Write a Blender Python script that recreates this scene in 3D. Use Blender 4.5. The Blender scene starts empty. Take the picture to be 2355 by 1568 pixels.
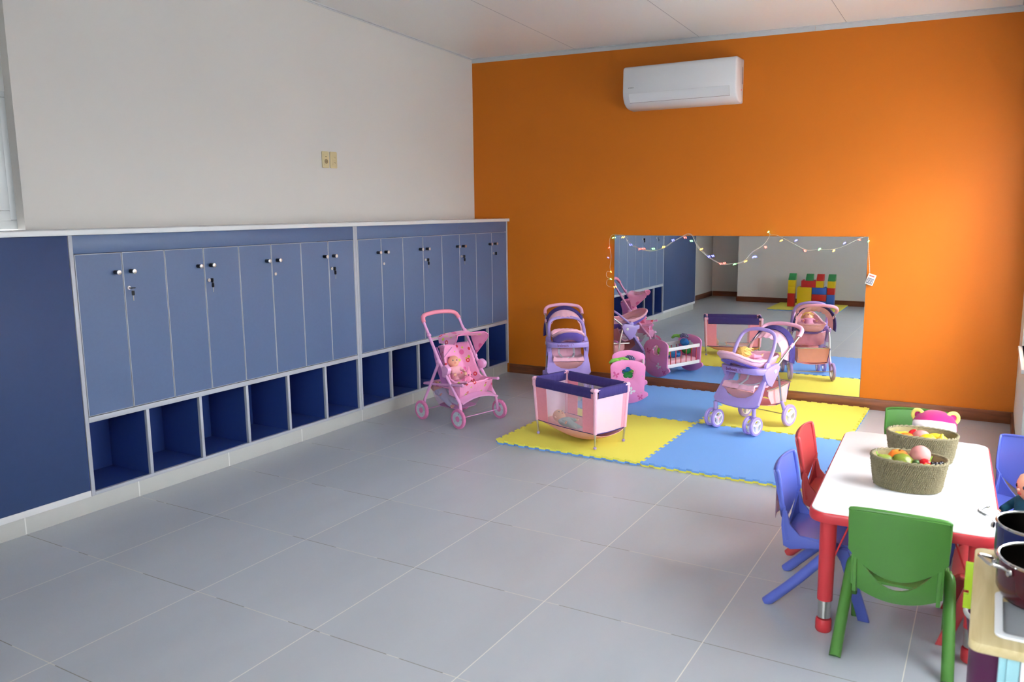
import bpy, bmesh, math, random
from math import sin, cos, pi, radians, sqrt
from mathutils import Vector, Matrix, Euler
S = bpy.context.scene
COL = S.collection
random.seed(7)

# ------------------------------------------------------------------ camera
cam_d = bpy.data.cameras.new('camera'); cam = bpy.data.objects.new('camera', cam_d); COL.objects.link(cam); S.camera = cam
FPX, YAW, PITCH, ROLL = 1889.81, .5315, -.1572, -.0105
CAM = Vector((3.7552, -1.9437, 1.4329))
_f = Vector((-sin(YAW)*cos(PITCH), cos(YAW)*cos(PITCH), sin(PITCH))); _r = Vector((cos(YAW), sin(YAW), 0)); _u = _r.cross(_f)
_r2 = cos(ROLL)*_r + sin(ROLL)*_u; _u2 = -sin(ROLL)*_r + cos(ROLL)*_u
M = Matrix((_r2, _u2, -_f)).transposed().to_4x4(); M.translation = CAM; cam.matrix_world = M
cam_d.sensor_width = 36; cam_d.sensor_fit = 'HORIZONTAL'; cam_d.lens = FPX/2355*36; cam_d.clip_start = .05
cam_d.dof.use_dof = True; cam_d.dof.focus_distance = 5.6; cam_d.dof.aperture_fstop = 5.6

# ------------------------------------------------------------------ world, light, exposure
S.view_settings.view_transform = 'Standard'; S.view_settings.look = 'None'
S.view_settings.gamma = 1; S.view_settings.use_curve_mapping = False; S.view_settings.exposure = 0.66
W = bpy.data.worlds.new('overcast_sky'); S.world = W; W.use_nodes = True
nt = W.node_tree; nt.nodes.clear()
_o = nt.nodes.new('ShaderNodeOutputWorld'); _b = nt.nodes.new('ShaderNodeBackground'); _tc = nt.nodes.new('ShaderNodeTexCoord')
_s = nt.nodes.new('ShaderNodeSeparateXYZ'); _cr = nt.nodes.new('ShaderNodeValToRGB'); _mr = nt.nodes.new('ShaderNodeMapRange')
nt.links.new(_tc.outputs['Generated'], _s.inputs[0]); nt.links.new(_s.outputs['Z'], _mr.inputs[0]); _mr.inputs[1].default_value = -1
nt.links.new(_mr.outputs[0], _cr.inputs[0]); nt.links.new(_cr.outputs[0], _b.inputs[0]); nt.links.new(_b.outputs[0], _o.inputs[0])
_e = _cr.color_ramp.elements
_e[0].position = .47; _e[0].color = (.24, .26, .28, 1); _e[1].position = .53; _e[1].color = (.90, .95, 1.0, 1)
_b.inputs[1].default_value = SKY = 10.0

def area_light(name, loc, rot, sx, sy, power, color=(1, 1, 1), portal=False, spread=180):
    d = bpy.data.lights.new(name, 'AREA'); d.shape = 'RECTANGLE'; d.size = sx; d.size_y = sy; d.energy = power; d.color = color
    d.spread = radians(spread)
    o = bpy.data.objects.new(name, d); COL.objects.link(o); o.location = loc; o.rotation_euler = rot
    if portal: d.cycles.is_portal = True
    return o
def sun(name, az, el, strength, angle, color):
    """low bright part of the hazy sky outside, on the window side; az from +x towards -y"""
    d = bpy.data.lights.new(name, 'SUN'); d.energy = strength; d.angle = radians(angle); d.color = color
    o = bpy.data.objects.new(name, d); COL.objects.link(o)
    v = Vector((cos(radians(az))*cos(radians(el)), -sin(radians(az))*cos(radians(el)), sin(radians(el))))
    o.rotation_euler = v.to_track_quat('Z', 'Y').to_euler(); return o
sun('hazy_sun', 8, 48, 1.0, 40, (1.0, .985, .96))
# area lamp added outside the side window to throw the bright wall patch
a_ = area_light('added_daylight_lamp', (4.80, 2.62, 2.30), (0, 0, 0), .55, .55, 680, (1.0, .98, .94), spread=120); a_.rotation_euler = (Vector((4.80, 2.62, 2.30))-Vector((2.9, 4.3, .9))).to_track_quat('Z', 'Y').to_euler()
# portals sit in the window openings and only guide the sky light in (they give no light themselves)
area_light('portal_side_window', (3.99, 3.375, 1.23), (0, radians(90), 0), 1.26, .86, 1, portal=True)
area_light('portal_bay_window', (4.33, 1.30, 1.27), (0, radians(90), 0), 1.35, 1.3, 1, portal=True)
area_light('portal_fill_window', (3.10, -2.37, 1.70), (radians(-90), 0, 0), 1.6, 1.4, 1, portal=True)

# ------------------------------------------------------------------ materials
MATS = {}
def lin(c):
    if isinstance(c, str): c = tuple(int(c[i:i+2], 16)/255 for i in (0, 2, 4))
    return tuple((x/12.92 if x <= .04045 else ((x+.055)/1.055)**2.4) for x in c)+(1,)
def mat(name, col, rough=.5, metal=0, spec=.5, noise=0, nscale=20, bump=0, bscale=60, coat=0, sheen=0, trans=0, alpha=1, emis=None, estr=0, sss=0, stretch=None, bdist=.01):
    """procedural principled material: colour with a soft noise variation and an optional fine bump"""
    if name in MATS: return MATS[name]
    m = bpy.data.materials.new(name); m.use_nodes = True; t = m.node_tree; p = t.nodes['Principled BSDF']
    c = lin(col) if (isinstance(col, str)) else tuple(col)+(1,)
    p.inputs['Base Color'].default_value = c; p.inputs['Roughness'].default_value = rough; p.inputs['Metallic'].default_value = metal
    p.inputs['Specular IOR Level'].default_value = spec; p.inputs['Coat Weight'].default_value = coat
    p.inputs['Sheen Weight'].default_value = sheen; p.inputs['Transmission Weight'].default_value = trans; p.inputs['Alpha'].default_value = alpha
    if sss: p.inputs['Subsurface Weight'].default_value = sss; p.inputs['Subsurface Radius'].default_value = (.02, .008, .005)
    if emis: p.inputs['Emission Color'].default_value = lin(emis); p.inputs['Emission Strength'].default_value = estr
    tc = t.nodes.new('ShaderNodeTexCoord'); mp = t.nodes.new('ShaderNodeMapping'); t.links.new(tc.outputs['Object'], mp.inputs[0])
    if stretch: mp.inputs['Scale'].default_value = stretch
    n = t.nodes.new('ShaderNodeTexNoise'); n.inputs['Scale'].default_value = nscale; n.inputs['Detail'].default_value = 4; t.links.new(mp.outputs[0], n.inputs[0])
    a = noise if noise else .03
    mx = t.nodes.new('ShaderNodeMix'); mx.data_type = 'RGBA'; mx.inputs[6].default_value = tuple(x*(1-a) for x in c[:3])+(1,); mx.inputs[7].default_value = tuple(min(1, x*(1+a)) for x in c[:3])+(1,)
    t.links.new(n.outputs[0], mx.inputs[0]); t.links.new(mx.outputs[2], p.inputs['Base Color'])
    if bump:
        n2 = t.nodes.new('ShaderNodeTexNoise'); n2.inputs['Scale'].default_value = bscale; t.links.new(mp.outputs[0], n2.inputs[0])
        b = t.nodes.new('ShaderNodeBump'); b.inputs['Strength'].default_value = bump; b.inputs['Distance'].default_value = bdist
        t.links.new(n2.outputs[0], b.inputs['Height']); t.links.new(b.outputs[0], p.inputs['Normal'])
    MATS[name] = m; return m
def P(m): return m.node_tree.nodes['Principled BSDF']
def node(t, ty, **kw):
    n = t.nodes.new(ty)
    for k, v in kw.items(): setattr(n, k, v)
    return n
def mth(t, op, a, b=None, clamp=False):
    n = t.nodes.new('ShaderNodeMath'); n.operation = op; n.use_clamp = clamp
    for i, v in enumerate((a, b)):
        if v is None: continue
        if isinstance(v, (int, float)): n.inputs[i].default_value = v
        else: t.links.new(v, n.inputs[i])
    return n.outputs[0]
def mixc(t, fac, c1, c2):
    n = t.nodes.new('ShaderNodeMix'); n.data_type = 'RGBA'
    for i, v in ((0, fac), (6, c1), (7, c2)):
        if isinstance(v, (int, float)): n.inputs[i].default_value = v
        elif isinstance(v, tuple): n.inputs[i].default_value = v
        else: t.links.new(v, n.inputs[i])
    return n.outputs[2]

# ------------------------------------------------------------------ mesh helpers
class MB:
    """collects shapes and links them as one mesh object"""
    def __init__(s): s.bm = bmesh.new()
    def _xf(s, vs, m):
        if m is not None: bmesh.ops.transform(s.bm, matrix=m, verts=vs)
    def box(s, c, d, m=None, bev=0, seg=2, rz=0, mi=0):
        r = bmesh.ops.create_cube(s.bm, size=1); vs = r['verts']
        bmesh.ops.scale(s.bm, vec=d, verts=vs)
        fs = list({f for v in vs for f in v.link_faces})
        for f in fs: f.material_index = mi
        if bev:
            es = list({e for v in vs for e in v.link_edges})
            g = bmesh.ops.bevel(s.bm, geom=es, offset=bev, segments=seg, affect='EDGES', profile=.5)
            vs = list({v for f in g['faces'] for v in f.verts} | {v for v in vs if v.is_valid})
            for f in g['faces']: f.material_index = mi
        if rz: bmesh.ops.rotate(s.bm, matrix=Matrix.Rotation(rz, 3, 'Z'), verts=vs)
        bmesh.ops.translate(s.bm, vec=c, verts=vs); s._xf(vs, m); return s
    def prism(s, pts, z0, z1, m=None, holes=(), bev=0, mi=0):
        """2D outline (x,y), optional holes, extruded from z0 to z1; m places it"""
        edges = []; allv = []
        for ring in [pts]+list(holes):
            vs = [s.bm.verts.new((p[0], p[1], z0)) for p in ring]; allv += vs
            edges += [s.bm.edges.new((vs[i], vs[(i+1) % len(vs)])) for i in range(len(vs))]
        if holes: fs = [g for g in bmesh.ops.triangle_fill(s.bm, use_beauty=True, use_dissolve=False, edges=edges)['geom'] if isinstance(g, bmesh.types.BMFace)]
        else: fs = [s.bm.faces.new(allv)]
        ex = bmesh.ops.extrude_face_region(s.bm, geom=fs); ev = [g for g in ex['geom'] if isinstance(g, bmesh.types.BMVert)]
        bmesh.ops.translate(s.bm, vec=(0, 0, z1-z0), verts=ev)
        vs = allv+ev
        ff = list({f for v in vs for f in v.link_faces})
        for f in ff: f.material_index = mi
        bmesh.ops.recalc_face_normals(s.bm, faces=ff)
        if bev:
            rim = [e for e in {e for v in vs for e in v.link_edges} if len(e.link_faces) == 2 and e.calc_face_angle(0) > .9 and abs(e.verts[0].co.z-e.verts[1].co.z) < 1e-6]
            g = bmesh.ops.bevel(s.bm, geom=rim, offset=bev, segments=2, affect='EDGES', profile=.5)
            vs = list({v for f in g['faces'] for v in f.verts} | {v for v in vs if v.is_valid})
            for f in g['faces']: f.material_index = mi
        s._xf(vs, m); return s
    def tube(s, pts, r, seg=10, closed=False, caps=True, m=None, mi=0, flat=1.0, up=None):
        """round (or flattened) bar along a path; r may be a list"""
        pts = [Vector(p) for p in pts]; n = len(pts); rr = r if isinstance(r, (list, tuple)) else [r]*n
        rings = []; prev = None
        for i, p in enumerate(pts):
            a = pts[(i-1) % n] if (closed or i > 0) else p; b = pts[(i+1) % n] if (closed or i < n-1) else p
            t = (b-a).normalized()
            if prev is None:
                x = Vector(up) if up else (Vector((0, 0, 1)) if abs(t.z) < .9 else Vector((0, 1, 0)))
                x = (x-t*x.dot(t)).normalized()
            else:
                x = (prev-t*prev.dot(t)); x = x.normalized() if x.length > 1e-6 else prev
            prev = x; y = t.cross(x)
            rings.append([s.bm.verts.new(p+(x*cos(2*pi*k/seg)*flat+y*sin(2*pi*k/seg))*rr[i]) for k in range(seg)])
        for i in range(n if closed else n-1):
            A, B = rings[i], rings[(i+1) % n]
            for k in range(seg):
                f = s.bm.faces.new((A[k], A[(k+1) % seg], B[(k+1) % seg], B[k])); f.material_index = mi
        if caps and not closed:
            for f in (s.bm.faces.new(rings[0][::-1]), s.bm.faces.new(rings[-1])): f.material_index = mi
        s._xf([v for R_ in rings for v in R_], m); return s
    def lathe(s, prof, seg=24, m=None, sx=1, sy=1, mi=0, caps=True):
        """profile of (radius, z) turned about z"""
        rings = []
        for r, z in prof:
            if r < 1e-6: rings.append([s.bm.verts.new((0, 0, z))])
            else: rings.append([s.bm.verts.new((r*sx*cos(2*pi*k/seg), r*sy*sin(2*pi*k/seg), z)) for k in range(seg)])
        nf = []
        for A, B in zip(rings, rings[1:]):
            if len(A) == 1 and len(B) == 1: continue
            for k in range(seg):
                k2 = (k+1) % seg
                if len(A) == 1: nf.append(s.bm.faces.new((A[0], B[k2], B[k])))
                elif len(B) == 1: nf.append(s.bm.faces.new((A[k], A[k2], B[0])))
                else: nf.append(s.bm.faces.new((A[k], A[k2], B[k2], B[k])))
        if caps:
            if len(rings[0]) > 1: nf.append(s.bm.faces.new(rings[0][::-1]))
            if len(rings[-1]) > 1: nf.append(s.bm.faces.new(rings[-1]))
        for f in nf: f.material_index = mi
        s._xf([v for R_ in rings for v in R_], m); return s
    def ball(s, c, r, seg=16, m=None, mi=0):
        rx, ry, rz = (r, r, r) if isinstance(r, (int, float)) else r
        k = max(6, seg//2)
        pr = [(sin(pi*i/k), -cos(pi*i/k)) for i in range(k+1)]; pr[0] = (0, -1); pr[-1] = (0, 1)
        q = Matrix.Translation(c) @ Matrix.Diagonal((rx, ry, rz, 1))
        return s.lathe(pr, seg, (m @ q) if m is not None else q, mi=mi)
    def grid(s, fn, nu, nv, th=0, cu=False, m=None, mi=0):
        """surface fn(u,v)->point; th gives it thickness"""
        def lay(f):
            return [[s.bm.verts.new(f(i/nu, j/nv)) for j in range(nv+1)] for i in range(nu if cu else nu+1)]
        A = lay(lambda u, v: Vector(fn(u, v))); nf = []
        def nrm(u, v, e=1e-3):
            a = Vector(fn(min(1, u+e), v))-Vector(fn(max(0, u-e), v)); b = Vector(fn(u, min(1, v+e)))-Vector(fn(u, max(0, v-e)))
            n_ = a.cross(b); return n_.normalized() if n_.length > 1e-12 else Vector((0, 0, 1))
        NU = nu if cu else nu
        def quads(G, flip):
            for i in range(NU):
                i2 = (i+1) % nu if cu else i+1
                for j in range(nv):
                    q = (G[i][j], G[i2][j], G[i2][j+1], G[i][j+1]); nf.append(s.bm.faces.new(q[::-1] if flip else q))
        quads(A, False); vs = [v for r_ in A for v in r_]
        if th:
            B = lay(lambda u, v: Vector(fn(u, v))-nrm(u, v)*th); quads(B, True); vs += [v for r_ in B for v in r_]
            for i in range(NU):
                i2 = (i+1) % nu if cu else i+1
                for j in (0, nv):
                    q = (A[i][j], A[i2][j], B[i2][j], B[i][j]); nf.append(s.bm.faces.new(q[::-1] if j == 0 else q))
            if not cu:
                for j in range(nv):
                    for i in (0, nu):
                        q = (A[i][j], A[i][j+1], B[i][j+1], B[i][j]); nf.append(s.bm.faces.new(q if i == 0 else q[::-1]))
        for f in nf: f.material_index = mi
        s._xf(vs, m); return s
    def poly(s, pts, mi=0, m=None):
        vs = [s.bm.verts.new(p) for p in pts]; f = s.bm.faces.new(vs); f.material_index = mi; s._xf(vs, m); return s
    def build(s, name, mt, parent=None, smooth=40, recalc=True, loc=None, rot=None):
        if recalc: bmesh.ops.recalc_face_normals(s.bm, faces=s.bm.faces)
        me = bpy.data.meshes.new(name); s.bm.to_mesh(me); s.bm.free()
        o = bpy.data.objects.new(name, me); COL.objects.link(o)
        for q in (mt if isinstance(mt, (list, tuple)) else [mt]): me.materials.append(q)
        if smooth and len(me.polygons):
            me.polygons.foreach_set('use_smooth', [True]*len(me.polygons)); me.set_sharp_from_angle(angle=radians(smooth))
        if parent is not None: o.parent = parent
        if loc is not None: o.location = loc
        if rot is not None: o.rotation_euler = rot
        return o
def T(x=0, y=0, z=0, rx=0, ry=0, rz=0, s=1):
    return Matrix.Translation((x, y, z)) @ Euler((rx, ry, rz)).to_matrix().to_4x4() @ Matrix.Scale(s, 4)
def thing(name, label, cat, loc=(0, 0, 0), rz=0, group=None, rot=None):
    o = bpy.data.objects.new(name, None); COL.objects.link(o); o.empty_display_size = .1
    o.location = loc; o.rotation_euler = rot if rot else (0, 0, rz)
    o['label'] = label; o['category'] = cat
    if group: o['group'] = group
    return o
def tag(o, label, cat, group=None):
    o['label'] = label; o['category'] = cat
    if group: o['group'] = group
    return o
def copy_tree(o, parent=None):
    c = o.copy(); COL.objects.link(c); c.parent = parent
    for ch in list(o.children): copy_tree(ch, c)
    return c
def struct(o): o['kind'] = 'structure'; return o
def spline(pts, n=6, closed=False):
    pts = [Vector(p) for p in pts]; out = []; N = len(pts)
    for i in range(N if closed else N-1):
        if closed: p0, p1, p2, p3 = pts[i-1], pts[i], pts[(i+1) % N], pts[(i+2) % N]
        else: p0, p1, p2, p3 = pts[max(i-1, 0)], pts[i], pts[i+1], pts[min(i+2, N-1)]
        for k in range(n):
            t = k/n; t2 = t*t; t3 = t2*t
            out.append(.5*((2*p1)+(-p0+p2)*t+(2*p0-5*p1+4*p2-p3)*t2+(-p0+3*p1-3*p2+p3)*t3))
    if not closed: out.append(pts[-1])
    return out
def rrect(w, h, r, n=5, cx=0, cy=0):
    o = []
    for (sx, sy, a0) in ((1, 1, 0), (-1, 1, 90), (-1, -1, 180), (1, -1, 270)):
        for k in range(n+1):
            a = radians(a0+90*k/n); o.append((cx+sx*(w/2-r)+r*cos(a), cy+sy*(h/2-r)+r*sin(a)))
    return o
def text_part(body, size, mt, parent, loc, rot, name='lettering', depth=.0006, align='CENTER'):
    c = bpy.data.curves.new(name, 'FONT'); c.body = body; c.size = size; c.extrude = depth; c.align_x = align; c.resolution_u = 2
    tmp = bpy.data.objects.new('tmp_text', c); COL.objects.link(tmp)
    dg = bpy.context.evaluated_depsgraph_get(); me = bpy.data.meshes.new_from_object(tmp.evaluated_get(dg)); bpy.data.objects.remove(tmp)
    me.materials.clear(); me.materials.append(mt)
    o = bpy.data.objects.new(name, me); COL.objects.link(o); o.parent = parent; o.location = loc; o.rotation_euler = rot
    return o

# ------------------------------------------------------------------ the room
def m_floor():
    m = mat('floor_tile', '9a9ca0', rough=.33, noise=.05, nscale=1.6); t = m.node_tree; p = P(m)
    tc = node(t, 'ShaderNodeTexCoord'); sp = node(t, 'ShaderNodeSeparateXYZ'); t.links.new(tc.outputs['Object'], sp.inputs[0])
    def line(ax, pitch, w):
        f = mth(t, 'FRACT', mth(t, 'ADD', mth(t, 'DIVIDE', sp.outputs[ax], pitch), 20.5))
        d = mth(t, 'MULTIPLY', mth(t, 'ABSOLUTE', mth(t, 'SUBTRACT', f, .5)), pitch)
        return mth(t, 'LESS_THAN', d, w)
    lx = line(0, .6, .0018); ly = line(1, .5787, .0016)
    # every tile has its own slight tone and cloudy veining
    cx = mth(t, 'FLOOR', mth(t, 'ADD', mth(t, 'DIVIDE', sp.outputs[0], .6), 20)); cy = mth(t, 'FLOOR', mth(t, 'ADD', mth(t, 'DIVIDE', sp.outputs[1], .5787), 20))
    cb = node(t, 'ShaderNodeCombineXYZ'); t.links.new(cx, cb.inputs[0]); t.links.new(cy, cb.inputs[1])
    wn = node(t, 'ShaderNodeTexWhiteNoise'); t.links.new(cb.outputs[0], wn.inputs[0])
    n1 = node(t, 'ShaderNodeTexNoise'); n1.inputs['Scale'].default_value = 3.2; n1.inputs['Detail'].default_value = 6; n1.inputs['Distortion'].default_value = .4
    mp = node(t, 'ShaderNodeMapping'); mp.inputs['Scale'].default_value = (1, .35, 1); t.links.new(tc.outputs['Object'], mp.inputs[0])
    va = node(t, 'ShaderNodeVectorMath', operation='ADD'); t.links.new(mp.outputs[0], va.inputs[0]); 
    vs = node(t, 'ShaderNodeVectorMath', operation='SCALE'); vs.inputs['Scale'].default_value = 7.3; t.links.new(wn.outputs['Color'], vs.inputs[0]); t.links.new(vs.outputs[0], va.inputs[1]); t.links.new(va.outputs[0], n1.inputs[0])
    base = mixc(t, n1.outputs[0], lin('a9aeb5'), lin('bdc2c9'))
    base = mixc(t, mth(t, 'MULTIPLY', wn.outputs['Value'], .16), base, lin('a4a9b0'))
    n2 = node(t, 'ShaderNodeTexNoise'); n2.inputs['Scale'].default_value = 2.3; t.links.new(tc.outputs['Object'], n2.inputs[0])
    gy = mixc(t, mth(t, 'GREATER_THAN', n2.outputs[0], .5), lin('88847a'), lin('d6d3ca'))
    base = mixc(t, ly, base, gy); base = mixc(t, lx, base, lin('e2dfd6'))
    t.links.new(base, p.inputs['Base Color'])
    g = mth(t, 'MAXIMUM', lx, ly); r = mth(t, 'ADD', mth(t, 'MULTIPLY', g, .4), mth(t, 'ADD', mth(t, 'MULTIPLY', n1.outputs[0], .1), .27)); t.links.new(r, p.inputs['Roughness'])
    b = node(t, 'ShaderNodeBump'); b.inputs['Distance'].default_value = .002; b.inputs['Strength'].default_value = .3
    t.links.new(mth(t, 'SUBTRACT', 1, g), b.inputs['Height']); t.links.new(b.outputs[0], p.inputs['Normal'])
    return m
def m_skirting():
    m = mat('skirting_tile', 'b9bab6', rough=.45, noise=.05, nscale=5); t = m.node_tree; p = P(m)
    tc = node(t, 'ShaderNodeTexCoord'); sp = node(t, 'ShaderNodeSeparateXYZ'); t.links.new(tc.outputs['Object'], sp.inputs[0])
    f = mth(t, 'FRACT', mth(t, 'ADD', mth(t, 'DIVIDE', sp.outputs[1], .5787), 20.5)); d = mth(t, 'MULTIPLY', mth(t, 'ABSOLUTE', mth(t, 'SUBTRACT', f, .5)), .5787)
    l = mth(t, 'LESS_THAN', d, .003); old = p.inputs['Base Color'].links[0].from_socket
    t.links.new(mixc(t, l, old, lin('dcdcd8')), p.inputs['Base Color']); return m
def m_wood(name, c1, c2, sc=(1, 12, 12), rough=.4):
    m = mat(name, c1, rough=rough); t = m.node_tree; p = P(m)
    tc = node(t, 'ShaderNodeTexCoord'); mp = node(t, 'ShaderNodeMapping'); mp.inputs['Scale'].default_value = sc; t.links.new(tc.outputs['Object'], mp.inputs[0])
    n = node(t, 'ShaderNodeTexNoise'); n.inputs['Scale'].default_value = 2.5; n.inputs['Detail'].default_value = 8; n.inputs['Distortion'].default_value = 1.2; t.links.new(mp.outputs[0], n.inputs[0])
    cr = node(t, 'ShaderNodeValToRGB'); cr.color_ramp.elements[0].position = .3; cr.color_ramp.elements[0].color = lin(c2); cr.color_ramp.elements[1].position = .7; cr.color_ramp.elements[1].color = lin(c1)
    t.links.new(n.outputs[0], cr.inputs[0]); t.links.new(cr.outputs[0], p.inputs['Base Color']); return m
M_FLOOR = m_floor(); M_SKIRT = m_skirting()
M_ORANGE = mat('orange_wall_paint', 'cc6f0e', rough=.55, spec=.35, noise=.03, nscale=3, bump=.15, bscale=420, bdist=.002)
M_CREAM = mat('cream_wall_paint', 'd9d5d0', rough=.7, spec=.3, noise=.02, nscale=2, bump=.08, bscale=300, bdist=.002)
M_WHITEWALL = mat('white_wall_paint', 'e0e1dd', rough=.7, spec=.3, noise=.02, nscale=2, bump=.08, bscale=300, bdist=.002)
M_CEIL = mat('ceiling_panel', 'e6e4e0', rough=.32, spec=.4, noise=.02, nscale=2)
M_WTRIM = mat('white_trim', 'c9cbcd', rough=.35)
M_PVC = mat('white_pvc', 'dfe2e2', rough=.3, noise=.01)
M_BROWN = m_wood('brown_skirting_wood', '8a5233', '63361f', rough=.35)
M_GLASS = mat('window_glass', 'ffffff', rough=.02, trans=1); P(M_GLASS).inputs['IOR'].default_value = 1.02
M_DGLASS = mat('dark_window_glass', '0c0e10', rough=.05)  # darkness of the unlit room behind is put into the pane colour
M_GROUND = mat('outside_paving', 'c4c8ca', rough=.9, noise=.1, nscale=4)

XL, XR, YB = -.29, 3.93, 4.30          # cream wall, right wall, orange wall
def zc(x, y): return 2.7345-.0185*(x+.29)-.044*(y-4.3)   # sloping ceiling
mb = MB(); mb.box((2.1, .9, -.05), (5.4, 8.2, .1)); struct(mb.build('floor', M_FLOOR, smooth=0))
def wall(name, mt, quads, th=.12, n=(0, 1, 0)):
    """wall faces (lists of 4 corners) given thickness away from the room"""
    mb = MB(); nv = Vector(n)*th
    for q in quads:
        a = [mb.bm.verts.new(p) for p in q]; b = [mb.bm.verts.new(Vector(p)+nv) for p in q]
        mb.bm.faces.new(a); mb.bm.faces.new(b[::-1])
        for i in range(4): mb.bm.faces.new((a[i], b[i], b[(i+1) % 4], a[(i+1) % 4]))
    return struct(mb.build(name, mt, smooth=0))
H = 3.25
wall('wall_back', M_ORANGE, [[(XL-.2, YB, 0), (XR+.8, YB, 0), (XR+.8, YB, H), (XL-.2, YB, H)]], n=(0, 1, 0))
# left wall: solid y .32..4.3, window opening above the lockers y -.95...32, then solid
def qx(x, y0, y1, z0, z1): return [(x, y0, z0), (x, y1, z0), (x, y1, z1), (x, y0, z1)]
def qy(y, x0, x1, z0, z1): return [(x0, y, z0), (x1, y, z0), (x1, y, z1), (x0, y, z1)]
wall('wall_left', M_CREAM, [qx(XL, .32, 4.3, 0, H), qx(XL, -1.0, .32, 0, 1.341), qx(XL, -3.1, -1.0, 0, H)], n=(-1, 0, 0), th=.13)
wall('wall_left_recess', M_WHITEWALL, [qx(XL-.06, -1.0, .34, 2.015, H)], n=(-1, 0, 0), th=.08)
wall('wall_front', M_WHITEWALL, [qy(-2.28, .315, 2.30, 0, H), qy(-2.28, 3.90, 4.35, 0, H), qy(-2.28, 2.30, 3.90, 0, 1.0), qy(-2.28, 2.30, 3.90, 2.4, H)], n=(0, -1, 0))
wall('wall_niche', M_WHITEWALL, [qy(-2.95, -.42, .44, 0, H)], n=(0, -1, 0))
wall('wall_right_return', M_WHITEWALL, [qx(.315, -2.95, -2.29, 0, H)], n=(1, 0, 0))
# right wall beside the orange wall, with the window opening y 2.95..3.80, z .60..1.88
wall('wall_right', M_WHITEWALL, [qx(XR, 3.80, 4.3, 0, H), qx(XR, 2.95, 3.80, 0, .60), qx(XR, 2.95, 3.80, 1.86, H), qx(XR, 2.88, 2.95, 0, H)], n=(1, 0, 0), th=.08)
wall('wall_right_step', M_WHITEWALL, [qy(2.86, XR+.002, 4.35, 0, H)], n=(0, 1, 0), th=.06)
wall('wall_right_bay', M_WHITEWALL, [qx(4.25, 1.95, 2.86, 0, H), qx(4.25, .65, 1.95, 0, .6), qx(4.25, .65, 1.95, 1.95, H), qx(4.25, -2.3, .65, 0, H)], n=(1, 0, 0), th=.1)
# sloping ceiling
mb = MB(); c4 = [(-.5, -3.2), (4.7, -3.2), (4.7, 4.45), (-.5, 4.45)]
a = [mb.bm.verts.new((x, y, zc(x, y))) for x, y in c4]; b = [mb.bm.verts.new((x, y, zc(x, y)+.1)) for x, y in c4]
mb.bm.faces.new(a[::-1]); mb.bm.faces.new(b)
for i in range(4): mb.bm.faces.new((a[i], a[(i+1) % 4], b[(i+1) % 4], b[i]))
def m_ceil():
    m = M_CEIL; t = m.node_tree; p = P(m)
    tc = node(t, 'ShaderNodeTexCoord'); sp = node(t, 'ShaderNodeSeparateXYZ'); t.links.new(tc.outputs['Object'], sp.inputs[0])
    f = mth(t, 'FRACT', mth(t, 'ADD', mth(t, 'DIVIDE', mth(t, 'SUBTRACT', sp.outputs[0], .70), 1.03), 20.5)); d = mth(t, 'MULTIPLY', mth(t, 'SUBTRACT', f, .5), 1.03)
    l = mth(t, 'LESS_THAN', mth(t, 'ABSOLUTE', d), .0035); l2 = mth(t, 'LESS_THAN', mth(t, 'ABSOLUTE', mth(t, 'SUBTRACT', d, .005)), .0015)
    old = p.inputs['Base Color'].links[0].from_socket
    c = mixc(t, l, old, lin('dedede')); c = mixc(t, l2, c, lin('6f6d6a')); t.links.new(c, p.inputs['Base Color'])
m_ceil()
struct(mb.build('ceiling', M_CEIL, smooth=0))
# white ceiling trims along orange wall and cream wall (thin angle profile)
def trim_along(name, p0, p1, inn, h=.036, d=.02):
    mb = MB(); i = Vector(inn)
    def ring(p):
        z = zc(p[0], p[1]); b = Vector((p[0], p[1], 0)); return [b+Vector((0, 0, z)), b+Vector((0, 0, z-h)), b+i*.004+Vector((0, 0, z-h)), b+i*.004+Vector((0, 0, z-.006)), b+i*d+Vector((0, 0, z-.006)), b+i*d+Vector((0, 0, z))]
    A = [mb.bm.verts.new(v) for v in ring(p0)]; B = [mb.bm.verts.new(v) for v in ring(p1)]
    for k in range(6): mb.bm.faces.new((A[k], A[(k+1) % 6], B[(k+1) % 6], B[k]))
    mb.bm.faces.new(A[::-1]); mb.bm.faces.new(B); return struct(mb.build(name, M_WTRIM, smooth=0))
trim_along('trim_1', (XL, YB), (2.56, YB), (0, -1, 0)); trim_along('trim_2', (2.562, YB), (XR, YB), (0, -1, 0)); trim_along('trim_3', (XL, -1.0), (XL, YB-.02), (1, 0, 0), h=.012)
# skirtings
def skirt(name, a, b, n, h=.08, d=.014):
    mb = MB(); c = (Vector(a)+Vector(b))/2; L = (Vector(b)-Vector(a)).length; ang = math.atan2(b[1]-a[1], b[0]-a[0])
    mb.box((0, 0, 0), (L, d, h), bev=.003); o = mb.build(name, M_BROWN); o.location = (c[0]+n[0]*d/2, c[1]+n[1]*d/2, h/2+.0005); o.rotation_euler = (0, 0, ang); return struct(o)
skirt('baseboard_back', (.06, YB), (XR, YB), (0, -1)); skirt('baseboard_right', (XR, 2.87), (XR, YB-.016), (-1, 0))
skirt('baseboard_front', (.315, -2.28), (4.24, -2.28), (0, 1)); skirt('baseboard_niche', (XL+.016, -2.95), (.3, -2.95), (0, 1)); skirt('baseboard_left', (XL, -2.93), (XL, -1.05), (1, 0)); skirt('baseboard_return', (.315, -2.93), (.315, -2.28), (-1, 0))
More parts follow.
